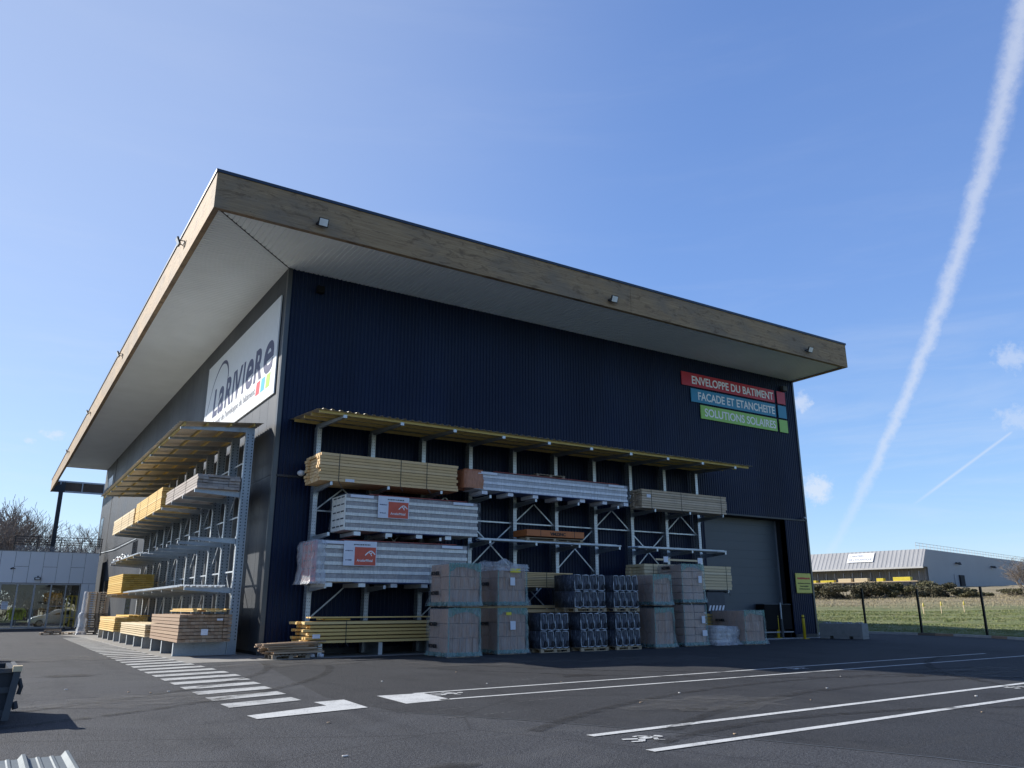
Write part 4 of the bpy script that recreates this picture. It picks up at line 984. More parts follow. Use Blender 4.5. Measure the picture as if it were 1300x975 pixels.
def tile_pack(label, x0, x1, y0, y1, z0, z1, seed, kind='tile', side_words=(), labels=(), film='pale_green_film', cap=True, hood=None):
    t = thing('tile_pack', ((x0+x1)/2, (y0+y1)/2, z0), label, 'tile pallet', 'shrink-wrapped pallets of roof tiles')
    r = random.Random(seed); mb = MB(); pallet_mesh(mb, x0, x1, y0, y1, z0); mb.build('pallet', 'pallet_wood_old', t)
    zb = z0+.15; H = z1-zb-.02; mb = MB(); ins = .03
    if kind == 'tile':
        rows = 3; nx_ = 26; ny_ = 2
        for i in range(rows):
            for j in range(nx_):
                a = x0+ins+(x1-x0-2*ins)*j/nx_; b = x0+ins+(x1-x0-2*ins)*(j+1)/nx_
                q = r.uniform(0, .025); mb.box(a+.002, b-.002, y0+ins+q, (y0+y1)/2-.01, zb+H*i/rows+.004, zb+H*(i+1)/rows-.006-r.uniform(0, .01))
                mb.box(a+.003, b-.003, (y0+y1)/2+.01, y1-ins, zb+H*i/rows+.005, zb+H*(i+1)/rows-.008)
        mat = 'clay_tile_pack'
    else:
        rows = 5
        for i in range(rows):
            for j in range(2):
                for k in range(2):
                    a = x0+ins+(x1-x0-2*ins)*j/2; b = x0+ins+(x1-x0-2*ins)*(j+1)/2; c = y0+ins+(y1-y0-2*ins)*k/2; d = y0+ins+(y1-y0-2*ins)*(k+1)/2
                    q = r.uniform(0, .02); mb.box(a+.012, b-.012, c+q, d-.012, zb+H*i/rows+.008, zb+H*(i+1)/rows-.012)
        mat = 'cardboard_pack'
    mb.build('tiles', mat, t, bevel=0 if kind == 'tile' else .012)
    f = MB(); film_shell(f, x0, x1, y0, y1, z0+.03, z1, n=12, seed=seed, amp=.05); f.build('film', film, t, True)
    e = MB(); 
    for j in range(12):       # thick gathered teal film at foot and edges
        a = x0-.06+(x1-x0+.12)*j/12; b = x0-.06+(x1-x0+.12)*(j+1)/12; q = .02*math.sin(j*2.1+seed)
        e.quad((a, y0-.075-q, z0+.05), (b, y0-.075+q, z0+.05), (b, y0-.045, z0+.17+q), (a, y0-.045, z0+.17-q))
        a = y0-.06+(y1-y0+.12)*j/12; b = y0-.06+(y1-y0+.12)*(j+1)/12
        e.quad((x0-.075-q, a, z0+.05), (x0-.075+q, b, z0+.05), (x0-.045, b, z0+.17+q), (x0-.045, a, z0+.17-q))
    for k in range(8):
        za, zb2 = z0+.15+(z1-z0-.15)*k/8, z0+.15+(z1-z0-.15)*(k+1)/8; q = .006*math.sin(k*1.7+seed)
        e.quad((x0-.028-q, y0-.03, za), (x0+.03+q, y0-.034, za), (x0+.03-q, y0-.034, zb2), (x0-.028+q, y0-.03, zb2))
        e.quad((x1+.028+q, y0-.03, za), (x1-.022-q, y0-.034, za), (x1-.022+q, y0-.034, zb2), (x1+.028-q, y0-.03, zb2))
    if cap:
        w = x1-x0
        for j in range(10):
            def hh(s): return .05+.13*math.sin(math.pi*min(1, max(0, s)))**.6*0+.04*math.sin(s*7+seed)+(.12 if .1 < s < .9 else .2)
            s0, s1 = j/10, (j+1)/10; e.quad((x0+w*s0, y0-.036, z1-hh(s0)), (x0+w*s1, y0-.036, z1-hh(s1)), (x0+w*s1, y0-.03, z1+.01), (x0+w*s0, y0-.03, z1+.01))
    e.build('film_gather', 'teal_film', t, True)
    for (wd, yy, zz, s) in side_words: text(wd, 'lettering', 'black_ink', t, (x0-.075, yy, zz), s, xd=(0, -1, 0), bold=.008, sx=.95)
    for (a, b, c, d, mt_) in labels: MB().box(a, b, y0-.07, y0-.062, c, d).build('label', mt_, t)
    if hood:
        h = MB(); film_shell(h, x0-.02, x1+.02, y0-.02, y1+.02, z1-.2, z1+.04, flare=.03, n=14, seed=seed+3, amp=.05); 
        h.v = [(x, y, z+(.2*math.exp(-((x-x0-.25)/.3)**2) if z > z1 else 0)) for x, y, z in h.v]; h.build('hood', 'milky_film', t, True)
    return t
W_ = 'MONIER'
tile_pack('lower tile pallet of the leftmost stack, with stencilled side', 4.85, 6.08, -5.0, -3.55, 0, 1.60, 1, side_words=((W_, -3.72, 1.02, .17), (W_, -3.72, .30, .17)))
tile_pack('upper tile pallet of the leftmost stack, green film cap', 4.85, 6.08, -5.0, -3.6, 1.64, 3.1, 2, side_words=((W_, -3.8, 2.72, .17), (W_, -3.8, 2.05, .17)))
tile_pack('lower tile pallet of the second stack, with one yellow label', 7.18, 8.42, -4.4, -3.05, 0, 1.60, 3, side_words=((W_, -3.3, 1.0, .17),), labels=((7.5, 7.72, 1.36, 1.46, 'yellow_label'), (7.68, 7.9, .85, 1.15, 'white_label')))
tile_pack('upper tile pallet of the second stack under a milky hood', 7.18, 8.42, -4.4, -3.05, 1.66, 3.12, 4, side_words=((W_, -3.3, 2.4, .17),), labels=((7.68, 8.12, 2.86, 3.0, 'yellow_label'), (7.68, 7.88, 2.4, 2.68, 'white_label')), hood=True, cap=False)
tile_pack('lower tile pallet right of the grey wrapped packs', 14.95, 16.0, -4.15, -2.95, 0, 1.60, 5, film='pale_green_film')
tile_pack('upper tile pallet right of the grey wrapped packs', 14.95, 15.95, -4.15, -2.9, 1.68, 2.95, 6)
tile_pack('lower pallet of the tallest stack, layered cartons with two papers', 17.0, 18.35, -3.75, -2.35, 0, 1.74, 7, kind='card', labels=((18.0, 18.2, .95, 1.25, 'white_label'), (18.0, 18.28, .42, .66, 'white_label')), cap=False)
tile_pack('upper pallet of the tallest stack, layered cartons with one paper', 17.0, 18.35, -3.75, -2.35, 1.78, 3.45, 8, kind='card', side_words=((W_, -2.6, 3.25, .15), (W_, -2.6, 2.75, .15)), labels=((17.95, 18.15, 2.65, 2.95, 'white_label'),))
tile_pack('single low tile pallet standing right of the white bags', 20.2, 21.5, -4.25, -2.3, 0, 1.48, 9, side_words=((W_, -2.6, 1.0, .15), (W_, -2.6, .45, .15)))

# grey wrapped rows
def pot_pack(label, x0, x1, y0, y1, z0, seed, holes=False):
    t = thing('wrapped_pack', ((x0+x1)/2, (y0+y1)/2, z0), label, 'wrapped pallet', 'dark film-wrapped block pallets')
    mb = MB(); pallet_mesh(mb, x0, x1, y0, y1, z0); mb.build('pallet', 'pallet_wood', t)
    H = .62; n = 4; w = (x1-x0)/n; src = []
    for i in range(2):
        for j in range(n):
            zz = z0+.15+i*(H+.015); xx = x0+j*w
            r = random.Random(seed*31+i*7+j); q = MB(); seg = 9; rows_ = 8; k0 = 0
            V = []
            for a in range(rows_+1):
                tz = a/rows_
                for b in range(seg+1):
                    s = b/seg; bulge = .10*math.sin(math.pi*s)**.7*(.55+.45*math.sin(math.pi*min(.97, tz+.08))); V.append((xx+.03+(w-.06)*s+r.uniform(-.006, .006), y0+.10-bulge+r.uniform(-.012, .012), zz+H*tz))
            F_ = [(a*(seg+1)+b, a*(seg+1)+b+1, (a+1)*(seg+1)+b+1, (a+1)*(seg+1)+b) for a in range(rows_) for b in range(seg)]
            q.add(V, F_)
            q.box(xx+.004, xx+w-.004, y0+.155, y1, zz, zz+H)
            # top and side closures
            for b in range(seg):
                q.quad(V[rows_*(seg+1)+b], V[rows_*(seg+1)+b+1], (V[rows_*(seg+1)+b+1][0], y0+.116, zz+H), (V[rows_*(seg+1)+b][0], y0+.116, zz+H))
            for a in range(rows_):
                for b in (0, seg): q.quad(V[a*(seg+1)+b], V[(a+1)*(seg+1)+b], (V[(a+1)*(seg+1)+b][0], y0+.116, V[(a+1)*(seg+1)+b][2]), (V[a*(seg+1)+b][0], y0+.116, V[a*(seg+1)+b][2]))
            p = q.build('block', 'wrapped_chimney_pot', t, True)
            ed = MB(); yo = y0+.02
            P_ = [(xx+.045, yo+.03, zz+.03), (xx+.04, yo+.03, zz+H*.5), (xx+.045, yo+.03, zz+H-.02), (xx+w*.5, yo-.045, zz+H-.01), (xx+w-.045, yo+.03, zz+H-.03), (xx+w-.035, yo+.02, zz+H*.5), (xx+w-.02, yo+.01, zz+.04), (xx+w*.5, yo-.055, zz+.015), (xx+.045, yo+.03, zz+.03)]
            P_ = [(a_+r.uniform(-.012, .012), b_, c_4+r.uniform(-.012, .012)) for a_, b_, c_4 in P_]
            ed.tube(P_, .015, 5); ed.build('film_edge', 'film_edge', p, True)
            hz_ = MB(); cx = xx+w*.66; cz = zz+H*.24; yy = y0-.03
            pts = [(cx+.06*math.cos(2*math.pi*c/14), cz+.115*math.sin(2*math.pi*c/14)) for c in range(14)]
            hz_.prism(pts, 'y', yy-.0, yy+.05); hz_.build('hollow', 'pot_hollow', p)
            if j == 0 and holes:
                pts = [(y0+.62+.16*math.cos(2*math.pi*c/18), zz+H*.5+.20*math.sin(2*math.pi*c/18)) for c in range(18)]
                MB().prism(pts, 'x', xx+.006, xx+.05).build('side_hollow', 'pot_hollow', p)
    return t
pot_pack('ground level dark wrapped pallet nearest the red tile stacks', 9.12, 10.45, -4.3, -3.1, 0, 11)
pot_pack('ground level dark wrapped pallet, middle of three', 11.0, 12.33, -4.3, -3.1, 0, 12)
pot_pack('ground level dark wrapped pallet, right of three', 12.78, 14.08, -4.25, -3.05, 0, 13)
pot_pack('upper dark wrapped pallet with round holes on its left side', 10.78, 12.33, -4.25, -2.9, 1.46, 14, True)
pot_pack('upper dark wrapped pallet at the right, over its twin', 12.74, 14.06, -4.25, -2.95, 1.46, 15)
# white bags
bg_ = thing('bag_heap', (19.3, -3.3, 0), 'slumped heap of white bags between the tile pallets', 'bags'); r = random.Random(4)
def blob(mb, c, s, seed, n=12, mat=0):
    rr = random.Random(seed); k = len(mb.v); m_ = 10
    for i in range(m_+1):
        th = math.pi*i/m_
        for j in range(n):
            ph = 2*math.pi*j/n; x, y, z = math.sin(th)*math.cos(ph), math.sin(th)*math.sin(ph), math.cos(th)
            e = .6; q = [math.copysign(abs(v)**e, v) for v in (x, y, z)]; d = 1+rr.uniform(-.07, .07)
            mb.v.append((c[0]+s[0]*q[0]*d, c[1]+s[1]*q[1]*d, c[2]+s[2]*q[2]*d))
    for i in range(m_):
        for j in range(n): mb.f.append((k+i*n+j, k+i*n+(j+1) % n, k+(i+1)*n+(j+1) % n, k+(i+1)*n+j)); mb.m.append(mat)
for i in range(5):
    for j in range(2 if i < 4 else 1):
        mb = MB(); blob(mb, (18.95+.10*i+j*.55+r.uniform(-.05, .05), -3.35+r.uniform(-.1, .1), .17+.145*i), (.33, .5, .085), i*3+j); mb.build('bag', 'stone_bag', bg_, True)
f = MB(); film_shell(f, 18.7, 20.0, -3.95, -2.9, .02, .8, flare=.12, seed=6, amp=.09); f.build('film', 'milky_film', bg_, True)
pl_ = MB(); pallet_mesh(pl_, 18.75, 19.95, -3.9, -2.9, 0, .1); pl_.build('pallet', 'pallet_wood_old', bg_)
sb_ = thing('striped_pack', (20.4, -1.7, 1.4), 'grey wrapped pack with black and white striped band', 'pack')
MB().box(20.1, 21.3, -2.2, -1.2, 1.40, 2.30).build('pack', 'graphite', sb_, bevel=.02)
for i in range(5): MB().hexa([(20.14+i*.22, -2.215, 1.46), (20.25+i*.22, -2.215, 1.46), (20.25+i*.22, -2.205, 1.46), (20.14+i*.22, -2.205, 1.46), (20.24+i*.22, -2.215, 1.7), (20.35+i*.22, -2.215, 1.7), (20.35+i*.22, -2.205, 1.7), (20.24+i*.22, -2.205, 1.7)]).build('stripe', 'white_label', sb_)
tp = MB(); pallet_mesh(tp, 10.6, 12.1, -2.0, -1.1, 6.98); tag(tp.build('pallet', 'pallet_wood_old'), 'empty pallet lying on top of the white panel pack', 'pallet')

# ------------------------------------------------------------------ insulation panel packs
simple('white_sheet', (.84, .86, .90), .4, 0, .03, 2); simple('pale_foam', (.50, .51, .54), .7, 0, .12, 5)
def panel_pack(label, x0, x1, y0, y1, z0, z1, layers, seed, paper=None, film='clear_film', end='cream_panel', bearer_dx=1.05, white=False, endcol=None):
    t = thing('panel_pack', ((x0+x1)/2, (y0+y1)/2, z0), label, 'panel pack', 'film-wrapped insulation panel packs')
    mb = MB(); h = (z1-z0)/layers
    for i in range(layers):
        z = z0+i*h; last = i == layers-1
        mb.box(x0+.02, x1-.02, y0+.02, y1-.02, z+h*.46, z+h-.006, 1)
        mb.box(x0, x1, y0, y1, z+.006, z+h*.44, 0)
    mb.build('panels', ['white_sheet', 'pale_foam'] if white else ['cream_panel', 'foam_edge'], t)
    e = MB(); e.box(x0-.03, x0-.004, y0+.01, y1-.01, z0+.02, z1-.02)
    ee = e.build('end_cover', end, t)
    s = MB()
    for i in range(layers):
        z = z0+(i+.55)*h
        for k in range(3): a = y0+.12+(y1-y0-.2)*k/3; s.box(x0-.034, x0-.03, a, a+(y1-y0)*.22, z, z+.05)
    s.build('slots', 'black_ink', ee)
    f = MB(); film_shell(f, x0-.05, x1+.05, y0-.03, y1+.03, z0-.01, z1+.02, flare=.0, n=26, seed=seed, amp=.03); f.build('film', film, t, True)
    c = MB(); c.box(x0+.9, x1-.5, y0-.028, y1+.02, z1+.022, z1+.04); c.build('top_board', 'red_strip', t)
    for a in (x0+.12, x1-1.15): MB().box(a, a+.9, y0-.072, y0-.064, z1-.12, z1-.02).build('edge_label', 'white_label', t)
    u = MB(); u.box(x0+1.4, x1-1.2, y0-.03, y1, z0-.03, z0-.012); u.build('blue_sheet', 'blue_sheet', t)
    a = x0+.35
    while a < x1-.2:
        b = MB(); b.hexa([(a, y0+.02, z0-.17), (a+.26, y0+.02, z0-.17), (a+.26, y1, z0-.17), (a, y1, z0-.17), (a, y0+.02, z0-.031), (a+.26, y0+.02, z0-.031), (a+.26, y1, z0-.031), (a, y1, z0-.031)])
        b.build('bearer', 'white_label' if white else 'galvanised_flange', t); a += bearer_dx*1.18
    if paper:
        px, pw, ph = paper; zt = z1+.0; yy = y0-.085
        pp_ = MB().box(px, px+pw, yy, yy+.006, zt-ph, zt).build('paper_sheet', 'white_label', t)
        MB().box(px+pw*.33, px+pw-.03, yy-.006, yy-.001, zt-ph+.02, zt-ph*.24).build('red_panel', 'orange_red_label', pp_)
        cx, cz = px+pw*.80, zt-ph*.5; L_ = MB(); yv = yy-.012
        def arcst(pts, w0):
            for (a, b), (c2, d) in zip(pts, pts[1:]): L_.bar((cx+a*ph, yv, cz+b*ph), (cx+c2*ph, yv, cz+d*ph), .003, w0)
        arcst([(-.22, -.07), (-.12, .03), (-.02, .10), (.06, .11), (.14, .05), (.22, -.03)], .045*ph)
        arcst([(-.06, .06), (.02, -.0), (.07, -.09)], .035*ph); arcst([(.10, .08), (.04, .0)], .03*ph); L_.build('emblem', 'white_ink', pp_)
        text('ArcelorMittal', 'lettering', 'white_ink', pp_, (px+pw*.40, yy-.011, zt-ph*.83), ph*.15, bold=.002, width=pw*.48)
        scribble(pp_, px+pw*.3, px+pw*.8, zt-ph*.17, ph*.06, 'black_ink', yy-.001); scribble(pp_, px+.06, px+pw*.28, zt-ph*.42, ph*.05, 'logo_navy', yy-.001); scribble(pp_, px+.08, px+pw*.25, zt-ph*.8, ph*.05, 'logo_navy', yy-.001)
    return t
panel_pack('cream panel pack on the middle arms with red printed sheet', 2.08, 7.58, -2.24, -.85, 4.30, 5.60, 5, 21, paper=(3.28, 1.25, .80))
panel_pack('cream panel pack on the lower arms, torn film at its left end', 1.12, 7.12, -2.24, -.7, 2.50, 3.92, 5, 22, paper=(2.05, 1.25, .86), end='orange_red_label', film='clear_film')
panel_pack('long white wrapped panel pack on the top arms, middle of front rack', 7.42, 15.42, -2.24, -1.3, 6.18, 6.92, 3, 23, film='clear_film', end='foam_edge', white=True)
ec = MB(); film_shell(ec, 6.95, 7.75, -2.28, -1.5, 6.2, 6.96, flare=0, n=6, seed=31, amp=.04); eo = ec.build('end_wrap', 'orange_film', None, True); tag(eo, 'orange film round the left end of the long white pack', 'film')
tf = MB(); film_shell(tf, 1.0, 1.32, -2.3, -.66, 2.42, 3.92, flare=.1, n=8, seed=41, amp=.09); tag(tf.build('torn_film', 'milky_film', None, True), 'torn crumpled film hanging off the lower panel pack end', 'film')

# ------------------------------------------------------------------ scrap wood by the corner
sw = thing('scrap_wood_pile', (.2, -1.9, 0), 'heap of scrap battens on a pallet at the building corner', 'wood pile'); r = random.Random(12)
mb = MB(); pallet_mesh(mb, -.25, 1.0, -2.5, -1.6, 0); mb.build('pallet', 'pallet_wood_old', sw)
mb = MB()
for i in range(44):
    lay = i//9; z = .16+lay*.065+r.uniform(0, .02); a = r.uniform(-.75, -.1) if lay > 1 else r.uniform(-.65, .0); ln2 = r.uniform(1.2, 1.9); ang = r.uniform(-.10, .10)
    yv = -2.45+(i % 9)*.12+r.uniform(-.03, .03); mb.bar((a, yv, z+.03), (a+ln2, yv+ln2*ang, z+.03+r.uniform(-.02, .07)), r.uniform(.05, .11), r.uniform(.03, .06))
mb.build('battens', 'timber_scrap', sw)
for (a, b, mt_, seed) in ((1.25, -1.98, 'white_label', 1), (1.55, -2.02, 'white_label', 2)):
    q = MB(); blob(q, (a, b, .06), (.1, .08, .06), seed, 8); tag(q.build('crumpled_film', mt_, None, True), 'scrap of white film by the first rack foot, %s one' % ('left' if seed == 1 else 'right'), 'litter')

# ------------------------------------------------------------------ entrance building on the left
eb = thing('entrance_building', (-5, 48, 0), 'low white panelled entrance building with glazed doors left of the warehouse', 'building')
EX0, EX1, EY = -16.0, -.62, 48.0
mb = MB(); mb.box(EX0, EX1, EY+.12, EY+.3, 3.62, 6.1); mb.box(EX0, EX1, EY+.3, 51.4, 5.9, 6.05); mb.box(-1.72, EX1, EY+.12, EY+.3, 0, 3.62).box(EX1-.2, EX1, EY+.3, 51.4, 0, 5.9); mb.build('wall_core', 'dark_joint', eb)
x = EX1; k = 0; mb = MB()
while x > EX0:
    x1 = x-1.02
    if k % 2: mb.box(x1+.012, x-.012, EY, EY+.11, 3.64, 4.92).box(x1+.012, x-.012, EY, EY+.11, 4.945, 6.14)
    else: mb.box(x1+.012, x-.012, EY, EY+.11, 3.64, 6.14)
    x = x1; k += 1
mb.box(-1.70, -1.14, EY, EY+.11, .1, 3.615).box(-1.115, EX1, EY, EY+.11, .1, 3.615)
mb.build('facade_panels', 'white_panel', eb)
MB().box(EX0, EX1+.02, EY-.03, EY+.32, 6.142, 6.18).build('coping', 'frame_grey', eb)
cx_ = [-15.0, -13.8, -12.6, -11.3, -10.1, -8.9, -7.45, -6.3, -5.07, -3.87, -2.8, -1.76]
for a, b in zip(cx_, cx_[1:]):
    d = MB(); dbl = 1 if (a in (-6.3, -5.07)) else 0; w = .07 if dbl else .045
    d.box(a, a+w, EY+.02, EY+.12, .05, 3.6).box(b-w, b, EY+.021, EY+.12, .05, 3.6).box(a+w, b-w, EY+.02, EY+.12, .05, .05+.08+.05*dbl).box(a+w, b-w, EY+.02, EY+.12, 3.5, 3.6)
    if not dbl: d.box(a+w, b-w, EY+.03, EY+.1, 1.78, 1.82)
    f = d.build('glazed_door' if dbl else 'glazing_frame', 'frame_grey', eb)
    MB().box(a+w, b-w, EY+.065, EY+.075, .14, 3.5).build('pane', 'window_glass', f)
    if dbl: MB().tube([(b-.14 if a < -6 else a+.14, EY-.02, .7), (b-.14 if a < -6 else a+.14, EY-.02, 1.6)], .018, 8).build('handle', 'galvanised_steel', f)
MB().box(-7.2, -6.75, EY-.005, EY+.015, 1.55, 2.15).build('paper_notice', 'white_label', eb)
scribble(eb, -7.15, -6.8, 2.03, .05, 'black_ink', EY-.006); scribble(eb, -7.15, -6.8, 1.85, .03, 'logo_navy', EY-.006); scribble(eb, -7.15, -6.85, 1.72, .03, 'logo_navy', EY-.006)
MB().box(EX0, EX1-.2, EY+.13, 51.3, -.02, .045).build('floor', 'interior_floor', eb)
mb = MB(); mb.box(EX0, EX1-.2, 51.3, 51.4, 3.1, 5.9); mb.build('back_wall', 'interior_wall', eb)
MB().box(EX0, EX1-.2, EY+.3, 51.3, 3.62, 3.7).build('ceiling', 'interior_wall', eb)
# terrace rail
rl = thing('terrace_railing', (-4, 49.5, 6.1), 'dark railing with pale infill panels on the entrance building roof', 'railing'); RY = 49.6
mb = MB()
for z in (7.48, 7.25, 7.05, 6.85): mb.tube([(-7.0, RY, z), (-.35, RY, z)], .022 if z < 7.4 else .03, 6)
mb.build('rails', 'rail_dark', rl)
for x in (-6.95, -5.3, -3.55, -1.95, -.42): MB().box(x-.035, x+.035, RY-.04, RY+.04, 6.06, 7.5).build('post', 'rail_dark', rl)
for a, b in ((-6.85, -5.35), (-5.25, -3.6), (-3.5, -2.0), (-1.9, -.47)): MB().box(a, b, RY-.015, RY+.015, 6.12, 6.72).build('infill_panel', 'clear_film', rl)
fl2 = thing('wall_lamp', (-4.9, EY-.1, 3.9), 'small box lamp over the glazed doors', 'wall lamp'); MB().box(-5.2, -4.75, EY-.22, EY-.02, 3.88, 4.08).build('housing', 'lamp_housing', fl2, bevel=.015); MB().box(-5.13, -4.82, EY-.235, EY-.222, 3.92, 4.04).build('lens', 'lamp_glass', fl2); MB().box(-5.0, -4.92, EY-.1, EY-.0, 4.08, 4.2).build('bracket', 'lamp_housing', fl2)
bc2 = thing('bullet_camera', (-6.9, EY-.2, 4.8), 'dark camera on the white panels of the entrance building', 'camera'); MB().tube([(-6.95, EY-.35, 4.72), (-6.8, EY-.1, 4.8)], .06, 10).build('body', 'lamp_housing', bc2, True); MB().bar((-6.65, EY, 4.75), (-6.85, EY-.15, 4.78), .05, .05).build('mount', 'lamp_housing', bc2)

# white hatchback seen through the glass
def car(org, rz):
    c = thing('parked_car', (0, 0, 0), 'white hatchback seen through the glazed front', 'car')
    side = [(-1.92, .32), (-1.95, .55), (-1.85, .78), (-1.15, .98), (-.72, 1.04), (-.2, 1.40), (.35, 1.50), (1.1, 1.47), (1.62, 1.2), (1.86, .95), (1.93, .6), (1.88, .3)]
    NY = [-.80, -.76, -.6, 0, .6, .76, .80]
    mb = MB(); k = 0; n = len(side)
    for i, y in enumerate(NY):
        for x, z in side:
            tz = max(0, (z-.95)/.55); yy = y*(1-.17*tz); shr = .975 if abs(y) > .77 else 1
            mb.v.append((x*shr, yy, z if abs(y) < .77 else .32+(z-.32)*.975))
    for i in range(len(NY)-1):
        for j in range(n): mb.f.append((i*n+j, i*n+(j+1) % n, (i+1)*n+(j+1) % n, (i+1)*n+j)); mb.m.append(0)
    mb.f += [tuple(range(n)), tuple(range((len(NY)-1)*n, len(NY)*n))]; mb.m += [0, 0]
    mb.build('body', 'car_white', c, True)
    for sy in (-1, 1):
        w = MB(); y = .74*sy
        def q(P): w.hexa([(a, y*(1-.17*max(0, (z-.95)/.55))+.012*sy*1.2+.05*sy*.6, z) for a, z in P]+[(a, y*(1-.17*max(0, (z-.95)/.55))-.03*sy, z) for a, z in P])
        q([(-.62, 1.04), (.28, 1.04), (.28, 1.40), (-.12, 1.36)]); q([(.36, 1.04), (1.15, 1.04), (1.05, 1.37), (.36, 1.40)]); w.build('side_windows', 'car_glass', c)
        MB().box(.5, .62, y+.06*sy-.01, y+.06*sy+.01, .86, .89).build('door_handle', 'car_white', c)
        MB().hexa([(-1.86, .5*sy, .62), (-1.7, .74*sy, .64), (-1.62, .76*sy, .64), (-1.8, .5*sy, .62), (-1.84, .5*sy, .76), (-1.66, .74*sy, .80), (-1.58, .76*sy, .80), (-1.78, .5*sy, .76)]).build('headlight', 'lamp_glass', c)
        MB().box(-.72, -.56, y+.04*sy-.02, y+.2*sy, .98, 1.1).build('mirror', 'car_white', c)
        for x in (-1.22, 1.22):
            t = MB().tube([(x, y-.10*sy, .31), (x, y+.075*sy, .31)], .31, 20).build('tyre', 'tyre', c); MB().tube([(x, y+.06*sy, .31), (x, y+.085*sy, .31)], .2, 14).build('rim', 'alloy', t)
    MB().hexa([(-.95, -.6, 1.03), (-.95, .6, 1.03), (-.2, .55, 1.425), (-.2, -.55, 1.425), (-.98, -.6, 1.01), (-.98, .6, 1.01), (-.24, .55, 1.41), (-.24, -.55, 1.41)]).build('windscreen', 'car_glass', c)
    c.location = org; c.rotation_euler = (0, 0, rz); return c
car((-2.95, 53.6, .05), R(4))
# hi-vis clothing on a stand
hv = thing('clothing_stand', (-6.0, 50.2, .05), 'stand of yellow high visibility jackets behind the glass', 'clothing stand')
MB().tube([(-6.0, 50.2, .05), (-6.0, 50.2, 1.75)], .03, 8).build('pole', 'galvanised_steel', hv); MB().box(-6.5, -5.5, 50.17, 50.23, 1.7, 1.74).build('rail', 'galvanised_steel', hv)
for k_ in range(4):
    x = -6.4+k_*.27; j = MB(); P = [(-.10, .72), (.10, .72), (.13, 1.35), (.20, 1.28), (.24, .9), (.30, .92), (.26, 1.45), (.06, 1.66), (-.06, 1.66), (-.26, 1.45), (-.30, .92), (-.24, .9), (-.20, 1.28), (-.13, 1.35)]
    j.prism([(x+a, z) for a, z in P], 'y', 50.1, 50.26); j.build('jacket', 'hi_vis', hv)
# yellow trolley cage
cg = thing('roll_cage', (-2.3, 46.8, 0), 'tall yellow wire trolley standing outside the glass', 'trolley'); mb = MB()
for x in (-2.65, -2.32, -1.98):
    for y in (46.5, 47.3): mb.tube([(x, y, .15), (x, y, 2.6)], .022, 6)
for z in (.15, .9, 1.7, 2.6):
    for y in (46.5, 47.3): mb.tube([(-2.65, y, z), (-1.98, y, z)], .02, 6)
    for x in (-2.65, -1.98): mb.tube([(x, 46.5, z), (x, 47.3, z)], .02, 6)
mb.build('cage', 'cage_yellow', cg); MB().box(-2.7, -1.93, 46.45, 47.35, .13, .17).build('base', 'pallet_wood_old', cg)
for x in (-2.6, -2.03):
    for y in (46.55, 47.25): MB().tube([(x-.02, y, .07), (x+.02, y, .07)], .065, 10).build('castor', 'tyre', cg)

# stacked pallets on the left -------------------------------------------------
mb = MB(); pallet_mesh(mb, 0, 1.25, 0, 1.0, 0); p_new = mb.build('pallet', 'timber_grey'); mb = MB(); pallet_mesh(mb, 0, 1.25, 0, 1.0, 0); p_old = mb.build('pallet', 'pallet_wood_old')
r = random.Random(8)
for i in range(9):
    o = p_old if i == 0 else p_old.copy()
    if i: COL.objects.link(o)
    o.location = (-2.75+r.uniform(-.04, .1), 29.4+r.uniform(-.05, .05), i*.146); o.rotation_euler = (0, 0, r.uniform(-.05, .05)); tag(o, 'worn pallet in the lower brown half of the tall pallet stack', 'pallet', 'worn pallets in the tall stack')
for i in range(9):
    o = p_new if i == 0 else p_new.copy()
    if i: COL.objects.link(o)
    o.location = (-2.8+r.uniform(-.01, .01), 29.4+r.uniform(-.01, .01), 1.32+i*.146); tag(o, 'clean pallet in the upper pale half of the tall pallet stack', 'pallet', 'clean pallets in the tall stack')
f = MB(); film_shell(f, -3.05, -2.80, 29.38, 30.4, .02, 1.36, flare=.1, n=7, seed=51, amp=.1); tag(f.build('film_wrapped_load', 'milky_film', None, True), 'white film-wrapped load against the left side of the pallet stack', 'wrapped load')
f = MB(); film_shell(f, -2.97, -2.83, 29.38, 30.4, 1.36, 2.66, flare=.02, n=5, seed=52, amp=.04); tag(f.build('film_sheet', 'milky_film', None, True), 'white film covering the left edge of the clean pallets', 'film')
for (loc, rz, lab) in (((-5.1, 30.3, 0), .03, 'low worn pallet lying on the tarmac left of the tall stack'), ((-4.95, 30.5, .147), -.12, 'small worn pallet on top of the low one')):
    o = p_old.copy(); COL.objects.link(o); o.location = loc; o.rotation_euler = (0, 0, rz); tag(o, lab, 'pallet')
    if rz < 0: o.scale = (.75, .8, 1)
o = MB(); pallet_mesh(o, 0, 1.1, 0, .9, 0); o = o.build('pallet', 'pallet_wood'); o.location = (-3.95, 30.0, 0); o.rotation_euler = (0, 0, .08); tag(o, 'pale pallet on the tarmac end nearest the tall stack', 'pallet')

